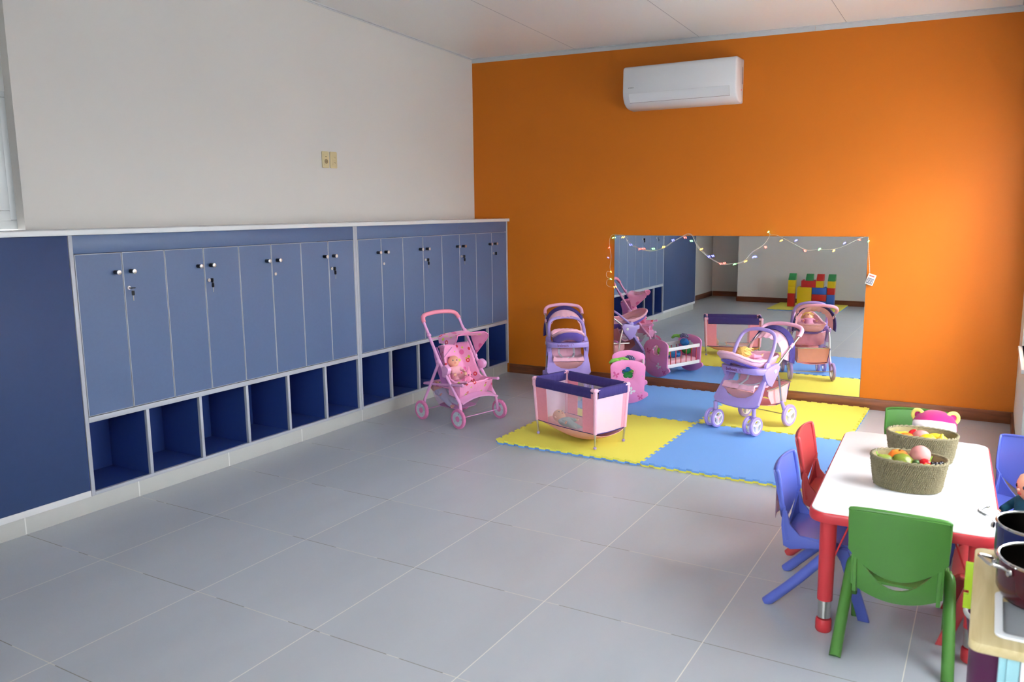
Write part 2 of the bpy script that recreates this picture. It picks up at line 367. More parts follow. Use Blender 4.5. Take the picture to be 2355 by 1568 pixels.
# window 1: over the lockers at the far left edge of the photo
w1 = thing('window_1', '', ''); del w1['label'], w1['category']; struct(w1); w1.location = (XL-.09, -.34, 1.368)
def frame_mb(w, h, t, d):
    mb = MB()
    for (cx, cz, sx, sz) in ((0, t/2, w, t), (0, h-t/2, w, t), (-w/2+t/2, h/2, t, h-2*t), (w/2-t/2, h/2, t, h-2*t)): mb.box((0, cx, cz), (d, sx, sz), bev=.004)
    return mb
frame_mb(1.34, .665, .045, .050).build('window_frame', M_PVC, w1)
for cy in (-.314, .314):
    sh = frame_mb(.634, .584, .050, .035).build('window_sash', M_PVC, w1, loc=(.012, cy, .041))
    MB().box((0, 0, .292), (.006, .54, .50)).build('window_glass', M_DGLASS, sh)
# window 2: the side window whose frame edge just shows at the right border
def open_window(name, loc, w, h, mull):
    o = thing(name, '', ''); del o['label'], o['category']; struct(o); o.location = loc
    frame_mb(w, h, .045, .06).build('window_frame', M_PVC, o)
    for c in mull: MB().box((0, c, h/2), (.05, .045, h-.09), bev=.004).build('window_mullion', M_PVC, o)
    edges = [-w/2+.045]+list(mull)+[w/2-.045]
    for a, b in zip(edges, edges[1:]): MB().box((0, (a+b)/2, h/2), (.005, b-a-.02, h-.09)).build('window_pane', M_GLASS, o)
    MB().box((-.02, 0, -.012), (.08, w, .024), bev=.004).build('window_sill', M_PVC, o)
    return o
open_window('window_2', (XR+.04, 3.375, .60), .85, 1.26, ())
open_window('window_3', (4.25+.05, 1.30, .6), 1.3, 1.35, (0,))
open_window('fill_window', (3.10, -2.34, 1.0), 1.6, 1.4, (0,)).rotation_euler = (0, 0, radians(-90))  # unseen window behind the camera, added to brighten the room
mb = MB(); mb.box((9, 1, -.3), (8.4, 14, .2)); struct(mb.build('ground', M_GROUND, smooth=0))
# stepped tile skirting under the lockers
mb = MB(); mb.box((-.125, 1.66, .042), (.33, 5.26, .084), bev=.002); struct(mb.build('baseboard_lockers', M_SKIRT))

# ------------------------------------------------------------------ lockers
M_BLUE = mat('blue_laminate', '54688c', rough=.38, spec=.45, noise=.05, nscale=60, bump=.06, bscale=500, bdist=.001)
M_PANEL = mat('blue_laminate_darkened', '33466e', rough=.5, spec=.28, noise=.05, nscale=50)  # locker blue darkened in the colour, standing in for a dimmer reflection
M_NAVY = mat('navy_laminate', '2b4284', rough=.4, spec=.4, noise=.04, nscale=40)
M_BAND = mat('grey_edge_band', 'aeb2bb', rough=.35, noise=.02)
M_SLAB = mat('white_laminate', 'd8dadb', rough=.35, noise=.01)
M_STEEL = mat('brushed_steel', 'c9c6c0', rough=.28, metal=1, noise=.06, nscale=90, stretch=(1, 1, 12))
M_DSTEEL = mat('dark_steel', '4c4d4f', rough=.35, metal=.9)
M_BLACK = mat('black_plastic', '0c0c0e', rough=.4)
FX = .052
m = MB(); m.box((FX+.02-.181, 1.645, 1.3535), (.362, 5.31, .025), bev=.0025)
tag(m.build('worktop', M_SLAB), 'long white worktop running along the top of the blue lockers', 'worktop')
def locker(name, label, y0, y1, keys, group):
    t = thing(name, label, 'locker', (0, y0, 0), group=group); L = y1-y0; xb = XL+.002
    D = FX-.020-xb; cxx = xb+D/2
    m = MB()   # navy carcass: back, sides, shelf, floor and cubby dividers
    m.box((xb+.006, L/2, .713), (.012, L, 1.255))
    for y in (.010, L-.010): m.box((cxx, y, .713), (D, .018, 1.255))
    m.box((cxx, L/2, .094), (D, L-.02, .016)); m.box((cxx, L/2, .457), (D, L-.02, .018)); m.box((cxx, L/2, 1.332), (D, L-.02, .016))
    n = 6; w = (L-.02)/n
    for k in range(1, n): m.box((cxx, .01+w*k, .275), (D, .016, .346))
    m.build('carcass', M_NAVY, t)
    m = MB()   # grey face frame
    m.box((FX-.01, .0095, .713), (.02, .019, 1.256), bev=.001); m.box((FX-.01, L-.0095, .713), (.02, .019, 1.256), bev=.001)
    m.box((FX-.01, L/2, .0935), (.02, L-.039, .017), bev=.001); m.box((FX-.01, L/2, .4585), (.02, L-.039, .026), bev=.001)
    for k in range(1, n): m.box((FX-.01, .01+w*k, .2735), (.02, .017, .343), bev=.001)
    m.build('face_frame', M_BAND, t)
    MB().box((FX-.0105, L/2, 1.2970), (.019, L-.039, .0865), bev=.0008).build('header_panel', M_BLUE, t)
    dw = (L-.042)/8
    for k in range(8):
        yc = .021+dw*(k+.5); m = MB()
        m.box((FX-.0095, 0, .8635), (.018, dw-.0035, .776), bev=.0008, mi=1); m.box((FX-.0008, 0, .8635), (.0024, dw-.0105, .769), mi=0)
        d = m.build('door', [M_BLUE, M_BAND], t, loc=(0, yc, 0)); s = 1 if k % 2 == 0 else -1
        ky = s*(dw/2-.042)
        m = MB(); q = T(FX, ky, 1.156, 0, radians(90), 0)
        m.lathe([(.0105, 0), (.0105, .028)], 20, q, mi=1); m.lathe([(.0112, .028), (.0120, .031), (.0112, .034), (.0, .0362)], 20, q, mi=0)
        m.build('knob', [M_STEEL, M_DSTEEL], d)
        if s == -1:
            ly = -dw/2+.024; m = MB(); q = T(FX, ly, 1.075, 0, radians(90), 0)
            m.lathe([(.0100, 0), (.0100, .003), (.0085, .0055), (.0045, .0055), (.004, .003), (0, .003)], 20, q)
            m.build('lock', M_STEEL, d)
            kk = keys[k//2]
            if kk:
                m = MB(); m.box((FX+.0125, ly, 1.075), (.012, .002, .003), mi=1)
                m.prism(rrect(.020, .0045, .002, 3), -.012, .012, T(FX+.028, ly, 1.075, radians(90) if kk == 2 else 0, 0, 0), mi=0)
                if kk > 1:
                    m.tube([(FX+.032+.007*cos(a), ly, 1.068+.007*sin(a)) for a in [2*pi*i/12 for i in range(12)]], .0006, 6, closed=True, mi=1)
                    m.prism(rrect(.014, .024, .004, 3), -.0022, .0022, T(FX+.032, ly, 1.050, radians(90), 0, radians(60 if kk == 2 else 15)), mi=0)
                    m.box((FX+.032, ly, 1.025), (.004, .0014, .027), mi=1)
                m.build('key', [M_BLACK, M_STEEL], d)
    return t
locker('locker_cabinet', 'long blue locker cabinet with navy cubbies, nearest the blank blue panel', .318, 2.300, (2, 3, 0, 3), 'blue lockers along the cream wall')
locker('locker_cabinet', 'long blue locker cabinet with navy cubbies, ending at the orange wall', 2.302, 4.296, (0, 3, 3, 1), 'blue lockers along the cream wall')
t = thing('panel_cabinet', 'closed cabinet with one plain blue panel left of the lockers', 'cabinet', (0, -1.0, 0))
m = MB(); m.box((-.119, .657, .726), (.336, 1.314, 1.228)); m.build('carcass', M_NAVY, t)
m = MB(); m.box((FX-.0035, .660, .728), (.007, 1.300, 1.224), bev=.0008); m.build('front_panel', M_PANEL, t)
m = MB(); m.box((FX-.003, .657, .100), (.010, 1.314, .030), bev=.001); m.box((FX-.003, .004, .728), (.010, .008, 1.222), bev=.001); m.build('edge_strip', M_SLAB, t)

# ------------------------------------------------------------------ wall fittings
M_IVORY = mat('ivory_plastic', 'd6c79c', rough=.35); M_IVORY2 = mat('ivory_plastic_dark', '8f8363', rough=.5)
def plate(name, label, cat, y):
    t = thing(name, label, cat, (XL, y, 1.795))
    R = T(0, 0, 0, radians(90), 0, radians(90))
    MB().prism(rrect(.068, .112, .008), 0, .007, R, bev=.002).build('cover_plate', M_IVORY, t)
    MB().prism(rrect(.040, .078, .003), .007, .009, R, bev=.0008).build('insert', M_IVORY, t)
    return t, R
t, R = plate('power_socket', 'ivory power socket on the cream wall, left of the switch', 'socket', 2.414)
m = MB(); m.lathe([(.0165, .0088), (.0165, .0098), (.014, .0098), (.0135, .0092), (0, .0092)], 24, R @ T(.002, -.012, 0)); m.build('round_outlet', M_IVORY2, t)
for c, d in (((-.003, -.012, .0094), (.003, .003, .001)), ((.007, -.012, .0094), (.003, .003, .001)), ((.001, .020, .0092), (.012, .003, .001))): MB().box(c, d, R).build('socket_hole', M_BLACK, t)
t, R = plate('light_switch', 'ivory switch plate on the cream wall, right of the socket', 'switch', 2.494)
for z in (.018, -.018): MB().box((0, z, .0098), (.032, .030, .003), R, bev=.001).build('rocker', M_IVORY, t)
for z in (.020, -.016): MB().prism([(-.004, z-.001), (.0085, z-.001), (.0085, z-.009), (.0102, z-.009), (.0102, z+.001), (-.004, z+.001)], .0112, .0118, R).build('mark', M_IVORY2, t)

# air conditioner
M_AC = mat('ac_white', 'd9dadd', rough=.22, coat=.3, noise=.008); M_GREYT = mat('grey_print', '5a5c60', rough=.5); M_RED = mat('red_sticker', 'c22a34', rough=.5)
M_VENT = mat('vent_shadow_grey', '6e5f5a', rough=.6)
t = thing('air_conditioner', 'white split air conditioner high on the orange wall', 'air conditioner', (1.205, YB, 2.19))
prof = [(0, .315), (.150, .315), (.180, .311), (.193, .300), (.198, .280), (.203, .130), (.200, .098), (.190, .070), (.170, .043), (.140, .022), (.105, .010), (.06, .004), (0, .002)]
Rx = Matrix(((0, 0, 1, 0), (-1, 0, 0, 0), (0, 1, 0, 0), (0, 0, 0, 1)))   # prism x->-y, y->z, z->x
prof = [tuple(p)[:2] for p in prof]
m = MB(); m.prism(prof, 0, .870, Rx, bev=.012); m.build('housing', M_AC, t, smooth=50)
def prof_at(z0, z1, off, n=8):
    up = [(d, z) for d, z in prof[4:10]]; out = []
    for i in range(n+1):
        z = z1+(z0-z1)*i/n
        for (d1, a), (d2, b) in zip(up, up[1:]):
            if b-1e-9 <= z <= a+1e-9: out.append((d1+(d2-d1)*(a-z)/(a-b)+off, z)); break
    return out
A = prof_at(.045, .112, .0006); strip = A+[(d-.004, z) for d, z in A[::-1]]
m = MB(); m.prism(strip, .050, .820, Rx); m.build('louver_gap', M_VENT, t)
A = prof_at(.0470, .1114, .0022); strip = A+[(d-.004, z) for d, z in A[::-1]]
m = MB(); m.prism(strip, .0512, .8188, Rx); m.build('louver', M_AC, t)
m = MB(); m.box((.8695, -.040, .195), (.0025, .014, .120)); m.build('side_vent', M_VENT, t)
m = MB(); m.box((.8698, -.058, .093), (.002, .012, .010)); m.build('sticker', M_RED, t)
text_part('artilaxt', .016, M_GREYT, t, (.070, -.2025, .150), (radians(90), 0, 0), name='brand_print')

# mirror and string lights
M_MIRROR = mat('mirror_silver', 'f0f2f1', rough=.0, metal=1, noise=.001); M_EDGE = mat('mirror_edge', '6f7a78', rough=.3)
t = thing('wall_mirror', 'large frameless mirror standing on the brown skirting of the orange wall', 'mirror', (2.025, 4.2905, .0815))
MB().box((0, .0035, .573), (1.914, .006, 1.146)).build('backing', M_EDGE, t); MB().box((0, 0, .573), (1.910, .0015, 1.142)).build('mirror_glass', M_MIRROR, t)
M_CLEAR = mat('clear_wire', 'd9d6c6', rough=.25, trans=.2)
CORD = [(1.077, 0.804), (1.030, 0.808), (1.008, 0.829), (1.015, 0.864), (1.048, 0.870), (1.015, 0.884), (1.004, 0.909), (1.015, 0.934), (1.047, 0.930), (1.036, 0.970), (1.046, 1.050), (1.038, 1.109), (1.030, 1.168), (1.040, 1.216), (1.075, 1.234), (1.144, 1.230), (1.165, 1.218), (1.203, 1.160), (1.287, 1.122), (1.400, 1.109), (1.491, 1.130), (1.570, 1.183), (1.657, 1.231), (1.688, 1.241), (1.726, 1.222), (1.766, 1.148), (1.845, 1.074), (1.946, 1.016), (2.034, 1.018), (2.125, 1.043), (2.187, 1.108), (2.265, 1.163), (2.311, 1.235), (2.299, 1.257), (2.312, 1.238), (2.350, 1.237), (2.386, 1.225), (2.491, 1.170), (2.570, 1.131), (2.662, 1.135), (2.756, 1.139), (2.832, 1.165), (2.903, 1.204), (2.965, 1.230), (2.981, 1.218), (2.992, 1.163), (2.997, 1.079), (3.005, 0.968)]
BULBS = [(1.062, 1.206, 'g'), (1.028, 1.127, 'r'), (1.023, 1.046, 'b'), (1.048, 0.930, 'o'), (1.049, 0.871, 'g'), (1.078, 0.805, 'o'), (1.143, 1.211, 'o'), (1.211, 1.151, 'b'), (1.290, 1.118, 'r'), (1.322, 1.122, 'r'), (1.404, 1.122, 'g'), (1.488, 1.137, 'o'), (1.565, 1.191, 'b'), (1.663, 1.212, 'r'), (1.713, 1.187, 'g'), (1.793, 1.124, 'o'), (1.855, 1.068, 'b'), (1.885, 1.074, 'b'), (1.949, 1.016, 'r'), (1.977, 1.021, 'r'), (2.053, 1.014, 'g'), (2.135, 1.038, 'o'), (2.194, 1.072, 'b'), (2.209, 1.074, 'b'), (2.280, 1.146, 'r'), (2.299, 1.259, 'g'), (2.390, 1.196, 'o'), (2.495, 1.198, 'b'), (2.562, 1.123, 'r'), (2.660, 1.136, 'g'), (2.757, 1.127, 'o'), (2.826, 1.182, 'b'), (2.925, 1.206, 'r'), (2.985, 1.197, 'g')]
t = thing('string_lights', 'string of tiny coloured fairy lights draped over the mirror top', 'string lights', (1.07, 4.278, 1.23))
def rel(x, z, y=0): return (x-1.07, y, z-1.23)
pts = spline([rel(x, z, -.002+.002*sin(i*2.1)) for i, (x, z) in enumerate(CORD[:-4])], 5)
m = MB(); m.tube(pts, .0011, 6)
p2 = [Vector(p)+Vector((.003*sin(i*.5), -.002, .006*cos(i*.37))) for i, p in enumerate(pts) if 70 < i < 160]; m.tube(p2, .0009, 6)
a, b = rel(*CORD[-4]), rel(*CORD[-1])
for ph in (0, pi): m.tube([Vector(a).lerp(Vector(b), i/40)+Vector((.0016*cos(i*1.3+ph), .0016*sin(i*1.3+ph), 0)) for i in range(41)], .0011, 5)
m.build('wire', M_CLEAR, t)
EMC = {'g': ('6cff7a', 'b5f7a0'), 'r': ('ff3a30', 'ffb0a0'), 'b': ('4a50ff', 'b8c0ff'), 'o': ('ffab30', 'ffe0a0')}
for x, z, k in BULBS:
    mm = mat('led_'+k, EMC[k][1], rough=.3, emis=EMC[k][0], estr=7)
    m = MB(); dx = random.choice((-1, 1))*random.uniform(.3, 1.2)
    m.lathe([(.0022, -.007), (.0030, -.001), (.0042, .004), (.0030, .0075), (0, .0085)], 10, T(0, 0, 0, 0, dx, 0))
    m.build('bulb', mm, t, loc=rel(x, z, -.007))
M_BATT = mat('battery_box_white', 'dedcd6', rough=.4); M_BATP = mat('battery_print_blue', '3d4a73', rough=.5); M_BATR = mat('battery_print_red', 'c9665a', rough=.5)
bq = T(3.012-1.07, .004, .931-1.23, 0, radians(18), 0)
MB().box((0, 0, 0), (.052, .018, .078), bq, bev=.003).build('battery_box', M_BATT, t)
m = MB()
for i in range(3): m.prism(rrect(.011, .040, .004), 0, .0008, bq @ T(-.014+.014*i, -.0095, -.010, radians(90), 0, 0), holes=[rrect(.005, .032, .002)])
m.build('battery_print', M_BATP, t); MB().box((0, -.0095, .026), (.034, .0008, .008), bq).build('battery_sticker', M_BATR, t)

# ------------------------------------------------------------------ foam mats
M_YEL = mat('yellow_foam', 'ede55e', rough=.75, spec=.3, noise=.02, nscale=6, bump=.25, bscale=350, bdist=.002)
M_BLU = mat('blue_foam', '76a8ea', rough=.75, spec=.3, noise=.02, nscale=6, bump=.25, bscale=350, bdist=.002)
def teeth(a, b, n=13, d=.017, side=1):
    """interlocking dovetail edge from a to b (corner a included, b not)"""
    a = Vector((*a, 0)); b = Vector((*b, 0)); L = (b-a).length; e = (b-a)/L; nrm = Vector((e.y, -e.x, 0))*side; p = L/n; o = [a]
    for k in range(n):
        c = p*(k+.5)
        for s, h in ((c-p*.22, 0), (c-p*.29, d), (c+p*.29, d), (c+p*.22, 0)): o.append(a+e*s+nrm*h)
    return [(v.x, v.y) for v in o]
GX, GY = (1.15, 2.10, 3.04), (2.29, 3.285, 4.262)
def mat_outline(i, j):
    x0, x1, y0, y1 = GX[i], GX[i+1], GY[j], GY[j+1]
    rev = lambda a, b, s: (lambda q: [q[0]]+q[1:])(teeth(a, b, 13, .017, s))
    o = rev((x0, y0), (x1, y0), 1 if j == 0 else -1)               # front edge
    o += rev((x1, y0), (x1, y1), 1)                                # right edge bulges right
    o += rev((x1, y1), (x0, y1), -1)                               # back edge bulges inward
    o += rev((x0, y1), (x0, y0), -1 if i == 1 else 1)
    return o
def foam(label, out, top, bot, cx, cy):
    t = thing('foam_mat', label, 'foam mat', (cx, cy, 0), group='interlocking foam mats by the mirror' if cy > 0 else None)
    pl = [(x-cx, y-cy) for x, y in out]
    MB().prism(pl, .0006, .0110, bev=0).build('bottom_layer', bot, t, smooth=0); MB().prism(pl, .0110, .0220).build('top_layer', top, t, smooth=0); return t
foam('yellow foam mat under the pink and purple doll playpen', mat_outline(0, 0), M_YEL, M_BLU, 1.625, 2.79)
foam('blue foam mat running from the playpen to the red and blue chairs', mat_outline(1, 0), M_BLU, M_YEL, 2.57, 2.79)
foam('blue foam mat under the pink doll cradle at the mirror', mat_outline(0, 1), M_BLU, M_YEL, 1.625, 3.77)
foam('yellow foam mat under the doll stroller in front of the mirror', mat_outline(1, 1), M_YEL, M_BLU, 2.57, 3.77)
o = [(1.00, -2.20), (1.93, -2.20)]+[(1.95+.03*sin(a), -1.36-.03*(1-cos(a))*-1) for a in (1.2, .6)]
o = [(.99, -2.22), (1.95, -2.22), (1.955, -1.38), (1.94, -1.35)]+teeth((1.91, -1.345), (1.02, -1.345), 10, .017, -1)+[(1.0, -1.355), (.99, -1.38)]
foam('yellow foam mat under the toy block castle seen in the mirror', o, M_YEL, M_BLU, 1.47, -1.78)

# ------------------------------------------------------------------ toy block castle (seen in the mirror)
BC = {'red': 'c0201c', 'yellow': 'e0c20c', 'blue': '2f62c4', 'green': '2d8f4c'}
def block(col, x, z, w, h, label, slope=False, studs=(), y=-1.75, d=.098):
    mm = mat('block_'+col, BC[col], rough=.35); m = MB(); U = .0955
    if slope: m.prism([(-d/2, 0), (d/2, 0), (d/2, h*.18), (-d/2+.035, h-.002), (-d/2, h-.002)], -w/2+.001, w/2-.001, Matrix(((0, 0, 1, 0), (1, 0, 0, 0), (0, 1, 0, 0), (0, 0, 0, 1))), bev=.003)
    else:
        m.box((0, 0, (h-.001)/2), (w-.0015, d, h-.001), bev=.003)
        nx = max(1, round(w/.05))
        for i in studs:
            for j in (-.024, .024): m.lathe([(.0125, 0), (.0125, .012), (.010, .0135)], 14, T(-w/2+w/nx*(i+.5), j, h-.0015))
    o = m.build('toy_block', mm, smooth=40); o.location = (x, y, z); tag(o, label, 'toy block', 'toy blocks of the castle'); return o
U = .0955; Z0 = .0225
block('red', 1.245, Z0, .1, 2*U, 'tall red toy block at the foot of the left castle tower')
block('yellow', 1.247, Z0+2*U, .1, U, 'yellow toy block of the left tower, resting on the tall red one')
block('yellow', 1.249, Z0+3*U, .1, U, 'yellow toy block of the left tower, right under the green slope')
block('green', 1.250, Z0+4*U, .1, U, 'green sloped toy block topping the left castle tower', True)
block('yellow', 1.427, Z0, .2, 3*U, 'big yellow toy block in the middle of the castle, largest of all', studs=(0,))
block('blue', 1.630, Z0, .2, U, 'wide blue toy block at the bottom beside the big yellow one')
block('red', 1.630, Z0+U, .2, U, 'wide red toy block between two wide blue ones')
block('blue', 1.630, Z0+2*U, .2, U, 'wide blue toy block on top of the wide red one', studs=(3,))
block('red', 1.480, Z0+3*U, .2, U, 'wide red toy block lying across the big yellow block', studs=(0, 3))
block('green', 1.488, Z0+4*U, .1, U, 'green sloped toy block on the wide red block in the castle middle', True)
block('yellow', 1.630, Z0+3*U, .1, U, 'yellow toy block under the red sloped block')
block('red', 1.634, Z0+4*U, .1, U, 'red sloped toy block, the only red one with a slope', True)
block('blue', 1.782, Z0, .1, 2*U, 'tall blue toy block at the foot of the right castle tower')
block('red', 1.784, Z0+2*U, .1, U, 'red toy block in the right castle tower')
block('yellow', 1.786, Z0+3*U, .1, U, 'yellow toy block high in the right castle tower')
block('green', 1.788, Z0+4*U, .1, U, 'green sloped toy block topping the right castle tower', True)

# ------------------------------------------------------------------ activity table and chairs
M_TOPW = mat('table_white', 'eeeff0', rough=.3, noise=.005); M_TRED = mat('red_plastic', 'cf3840', rough=.42, noise=.02)
TX, TY, TR = 3.533, 1.345, radians(2.5)
t = thing('activity_table', 'low white topped table with red rim and red round legs', 'table', (TX, TY, 0), TR)
m = MB(); m.prism(rrect(.560, 1.115, .062, 8), .410, .446, bev=.008); m.build('rim', M_TRED, t)
MB().prism(rrect(.546, 1.101, .056, 8), .440, .4495, bev=.0015).build('tabletop', M_TOPW, t)
for sx in (-1, 1):
    for sy in (-1, 1):
        x, y = sx*.220, sy*.475
        l = MB().lathe([(.0275, 0), (.0255, -.20), (.0250, -.292), (0, -.292)], 24).build('leg', M_TRED, t, loc=(x, y, .406))
        MB().lathe([(.0215, 0), (.0215, -.07)], 24).build('steel_sleeve', M_STEEL, l, loc=(0, 0, -.285))
        MB().lathe([(.0235, .045), (.0262, .040), (.0268, .006), (.0235, .0), (0, 0)], 24).build('foot_cap', M_TRED, l, loc=(0, 0, -.4055))
        MB().tube([(-sx*.014, 0, -.16), (-sx*.07, 0, -.003)], .003, 8).build('brace', M_TRED, l)

CC = {'green': ('green_plastic', '528a3c'), 'red': ('red_chair_plastic', 'c4474a'), 'blue': ('blue_violet_plastic', '5b6ac2'), 'lgreen': ('green_plastic', '528a3c')}
def chair_back_mb():
    m = MB(); pts = []
    def sh(u, v):
        # u across, v up (from the slot to the top)
        x = (u-.5)*2; w = .1385-.003*max(0, v-.93)/.07
        zb = .284+.078*x*x; z = zb+(.500+.006*(1-x*x)-zb)*v        # lower edge hangs in an arc
        y = -.128-.030*v-.012*(1-x*x)
        return (x*w, y, z)
    m.grid(sh, 18, 12, th=-.011); return m
def kid_chair(color, label, x, y, deg, group=None):
    mt = mat(*CC[color], rough=.33, noise=.02)
    t = thing('child_chair', label, 'chair', (x, y, 0), radians(deg), group)
    # seat: shallow dished shell with a rolled front
    def seat(u, v):
        X = (u-.5)*2; Y = -.122+.272*v; e = X*X
        z = .262-.010*(1-e)*sin(pi*min(1, v*1.05))-.022*max(0, v-.86)/.14*1.0
        if v > .99: z -= .006
        return (X*(.116+.024*v-.012*max(0, v-.8)/.2), Y, z)
    MB().grid(seat, 14, 14, th=.008).build('seat', mt, t, smooth=50)
    # backrest panel with rim flanges, handle slot below it and side cheeks running into the seat
    m = chair_back_mb()
    side = lambda s: [(s*.134, -.131, .364), (s*.139, -.138, .41), (s*.140, -.150, .485)]
    rim = side(-1)+[(-.137, -.157, .500)]+[(x_*.118, -.160-.010*(1-x_*x_), .504+.005*(1-x_*x_)) for x_ in (-.8, -.4, 0, .4, .8)]+[(.137, -.157, .500)]+side(1)[::-1]
    m.tube(spline(rim, 4), .0052, 8, flat=1.5)
    m.build('backrest', mt, t, smooth=50)
    m = MB()
    def low(u, v):   # band under the slot, curving forward into the seat
        X = (u-.5)*2; z = (.247+.122*X*X*(1 if abs(X) < .9 else 1))*(1-v)+(.200+.036*X*X)*v; y = -.130-.012*(1-X*X)+.014*v*v
        return (X*.132, y, z)
    m.grid(low, 14, 6, th=-.009)
    for s in (-1, 1):
        m.prism([(-.118, .345), (-.106, .300), (-.070, .262), (-.020, .252), (.10, .252), (.10, .232), (-.03, .222), (-.10, .205), (-.126, .215), (-.136, .290), (-.134, .345)], s*.114, s*.126, Matrix(((0, 0, 1, 0), (1, 0, 0, 0), (0, 1, 0, 0), (0, 0, 0, 1))), bev=.002)
    m.build('seat_back_band', mt, t, smooth=50)
    for s in (-1, 1):   # rear legs: rounded, splayed back, with a shoulder up to the seat side
        m = MB(); m.tube(spline([(s*.112, .052, .236), (s*.130, .055, .249), (s*.144, .046, .243), (s*.149, .022, .212), (s*.156, -.070, .105), (s*.161, -.172, .0)], 5), [.013+.0055*min(1, i/9) for i in range(26)], 14)
        m.build('leg', mt, t, smooth=60)
        m = MB(); m.prism([(-.035, .252), (.018, .250), (.100, .0), (.062, .0), (-.005, .205)], -.0100, .0100, T(s*.142, .080, 0, 0, 0, 0) @ Matrix(((0, 0, 1, 0), (1, 0, 0, 0), (0, 1, 0, 0), (0, 0, 0, 1))), bev=.004)
        m.box((s*.128, .09, .244), (.03, .07, .016), bev=.004); m.build('leg', mt, t, smooth=50)
    return t
kid_chair('green', 'green plastic child chair tucked in at the near end of the table', 3.555, .875, 1)
kid_chair('blue', 'blue plastic child chair on the left of the table, nearer the camera', 3.285, 1.135, -90)
kid_chair('red', 'red plastic child chair on the left of the table behind the blue one', 3.262, 1.612, -90)
kid_chair('green', 'green plastic child chair at the far end holding the plush bear', 3.505, 2.02, 180)
kid_chair('blue', 'empty blue plastic child chair at the right, far side of the table', 3.872, 1.70, 150)
kid_chair('blue', 'blue plastic child chair holding the teal clothed doll at the right border', 4.03, 1.40, 120)
kid_chair('red', 'red plastic child chair under the right side of the table', 3.852, 1.09, 90)
# clear toy strip looped round the near blue chair's back
M_CELLO = mat('clear_lilac_film', 'c9c4ee', rough=.15, trans=.6); m = MB()
def film(u, v): 
    a = -1+2*u; return (3.128-.008*cos(a*1.4)-.004, 1.135+a*.100, .305+.11*v+.006*sin(u*9))
MB().grid(film, 16, 6, th=.0015).build('plastic_bag', M_CELLO); tag(bpy.data.objects['plastic_bag'], 'clear lilac plastic bag hanging behind the near blue chair back', 'bag')

# ------------------------------------------------------------------ seagrass baskets
def m_seagrass():
    m = mat('seagrass_weave', '857b5e', rough=.8, noise=.22, nscale=55); t = m.node_tree; p = P(m)
    tc = node(t, 'ShaderNodeTexCoord'); n = node(t, 'ShaderNodeTexNoise'); n.inputs['Scale'].default_value = 140; t.links.new(tc.outputs['Object'], n.inputs[0])
    old = p.inputs['Base Color'].links[0].from_socket; t.links.new(mixc(t, mth(t, 'MULTIPLY', n.outputs[0], .6), old, lin('5a5138')), p.inputs['Base Color']); return m
M_GRASS = m_seagrass(); M_GRIN = mat('seagrass_inner', '8d7f58', rough=.8, noise=.2, nscale=60)
def basket(label, x, y, rz, a, b, h, z):
    t = thing('seagrass_basket', label, 'basket', (x, y, z), rz, 'seagrass fruit baskets on the table')
    def R_(v): return .86+.14*v**.8
    def sup(u): c, s_ = cos(u), sin(u); k = 2.4; r = (abs(c)**k+abs(s_)**k)**(-1/k); return c*r, s_*r
    m = MB()
    def sh(u, v): c, s_ = sup(2*pi*u); r = R_(v); return (a*r*c, b*r*s_, .004+h*v)
    m.grid(lambda u, v: sh(1-u, v), 64, 8, th=-.0045, cu=True); m.build('liner', M_GRIN, t)
    # real plaited strands: short twisted stitches standing on horizontal coils
    m = MB(); NR = 14; NS = 112
    for j in range(NR):
        v = (j+.5)/NR
        for i in range(NS):
            u = (i+(.5 if j % 2 else 0))/NS; jit = random.uniform(-.0012, .0012)
            c, s_ = sup(2*pi*u); c2, s2 = sup(2*pi*(u+.25/NS)); r0, r1 = R_(max(0, v-.58/NR)), R_(min(1, v+.58/NR))
            o = .003; zz0, zz1 = .004+h*(v-.60/NR), .004+h*(v+.60/NR)
            p0 = Vector((a*r0*c, b*r0*s_, max(.001, zz0))); p1 = Vector((a*r1*c2, b*r1*s2, zz1)); pm = (p0+p1)/2; nn = Vector((pm.x/a/a, pm.y/b/b, 0)).normalized()
            m.tube([p0+nn*.001, pm+nn*(.0042+jit), p1+nn*.001], [.0017, .0024+abs(jit), .0017], 5, caps=False)
    m.build('woven_wall', M_GRASS, t, smooth=180, recalc=False)
    m = MB(); N = 140
    for ph in (0, pi):
        m.tube([(lambda c, s_: (a*1.01*c+.003*cos(i*.9+ph)*c, b*1.01*s_+.003*cos(i*.9+ph)*s_, h+.006+.003*sin(i*.9+ph)))(*sup(2*pi*i/N)) for i in range(N)], .0038, 6, closed=True)
    m.build('rim', M_GRASS, t, smooth=180)
    MB().lathe([(0, 0), (.86, 0), (.86, .005), (0, .005)], 48, T(0, 0, .0005) @ Matrix.Diagonal((a, b, 1, 1))).build('bottom', M_GRIN, t)
    return t
BZ = .4497
basket('oval seagrass basket of fruit standing nearer the camera on the table', 3.541, 1.178, radians(-2), .120, .085, .103, BZ)
basket('oval seagrass basket of fruit standing farther back on the table', 3.556, 1.555, radians(-2), .122, .086, .102, BZ)

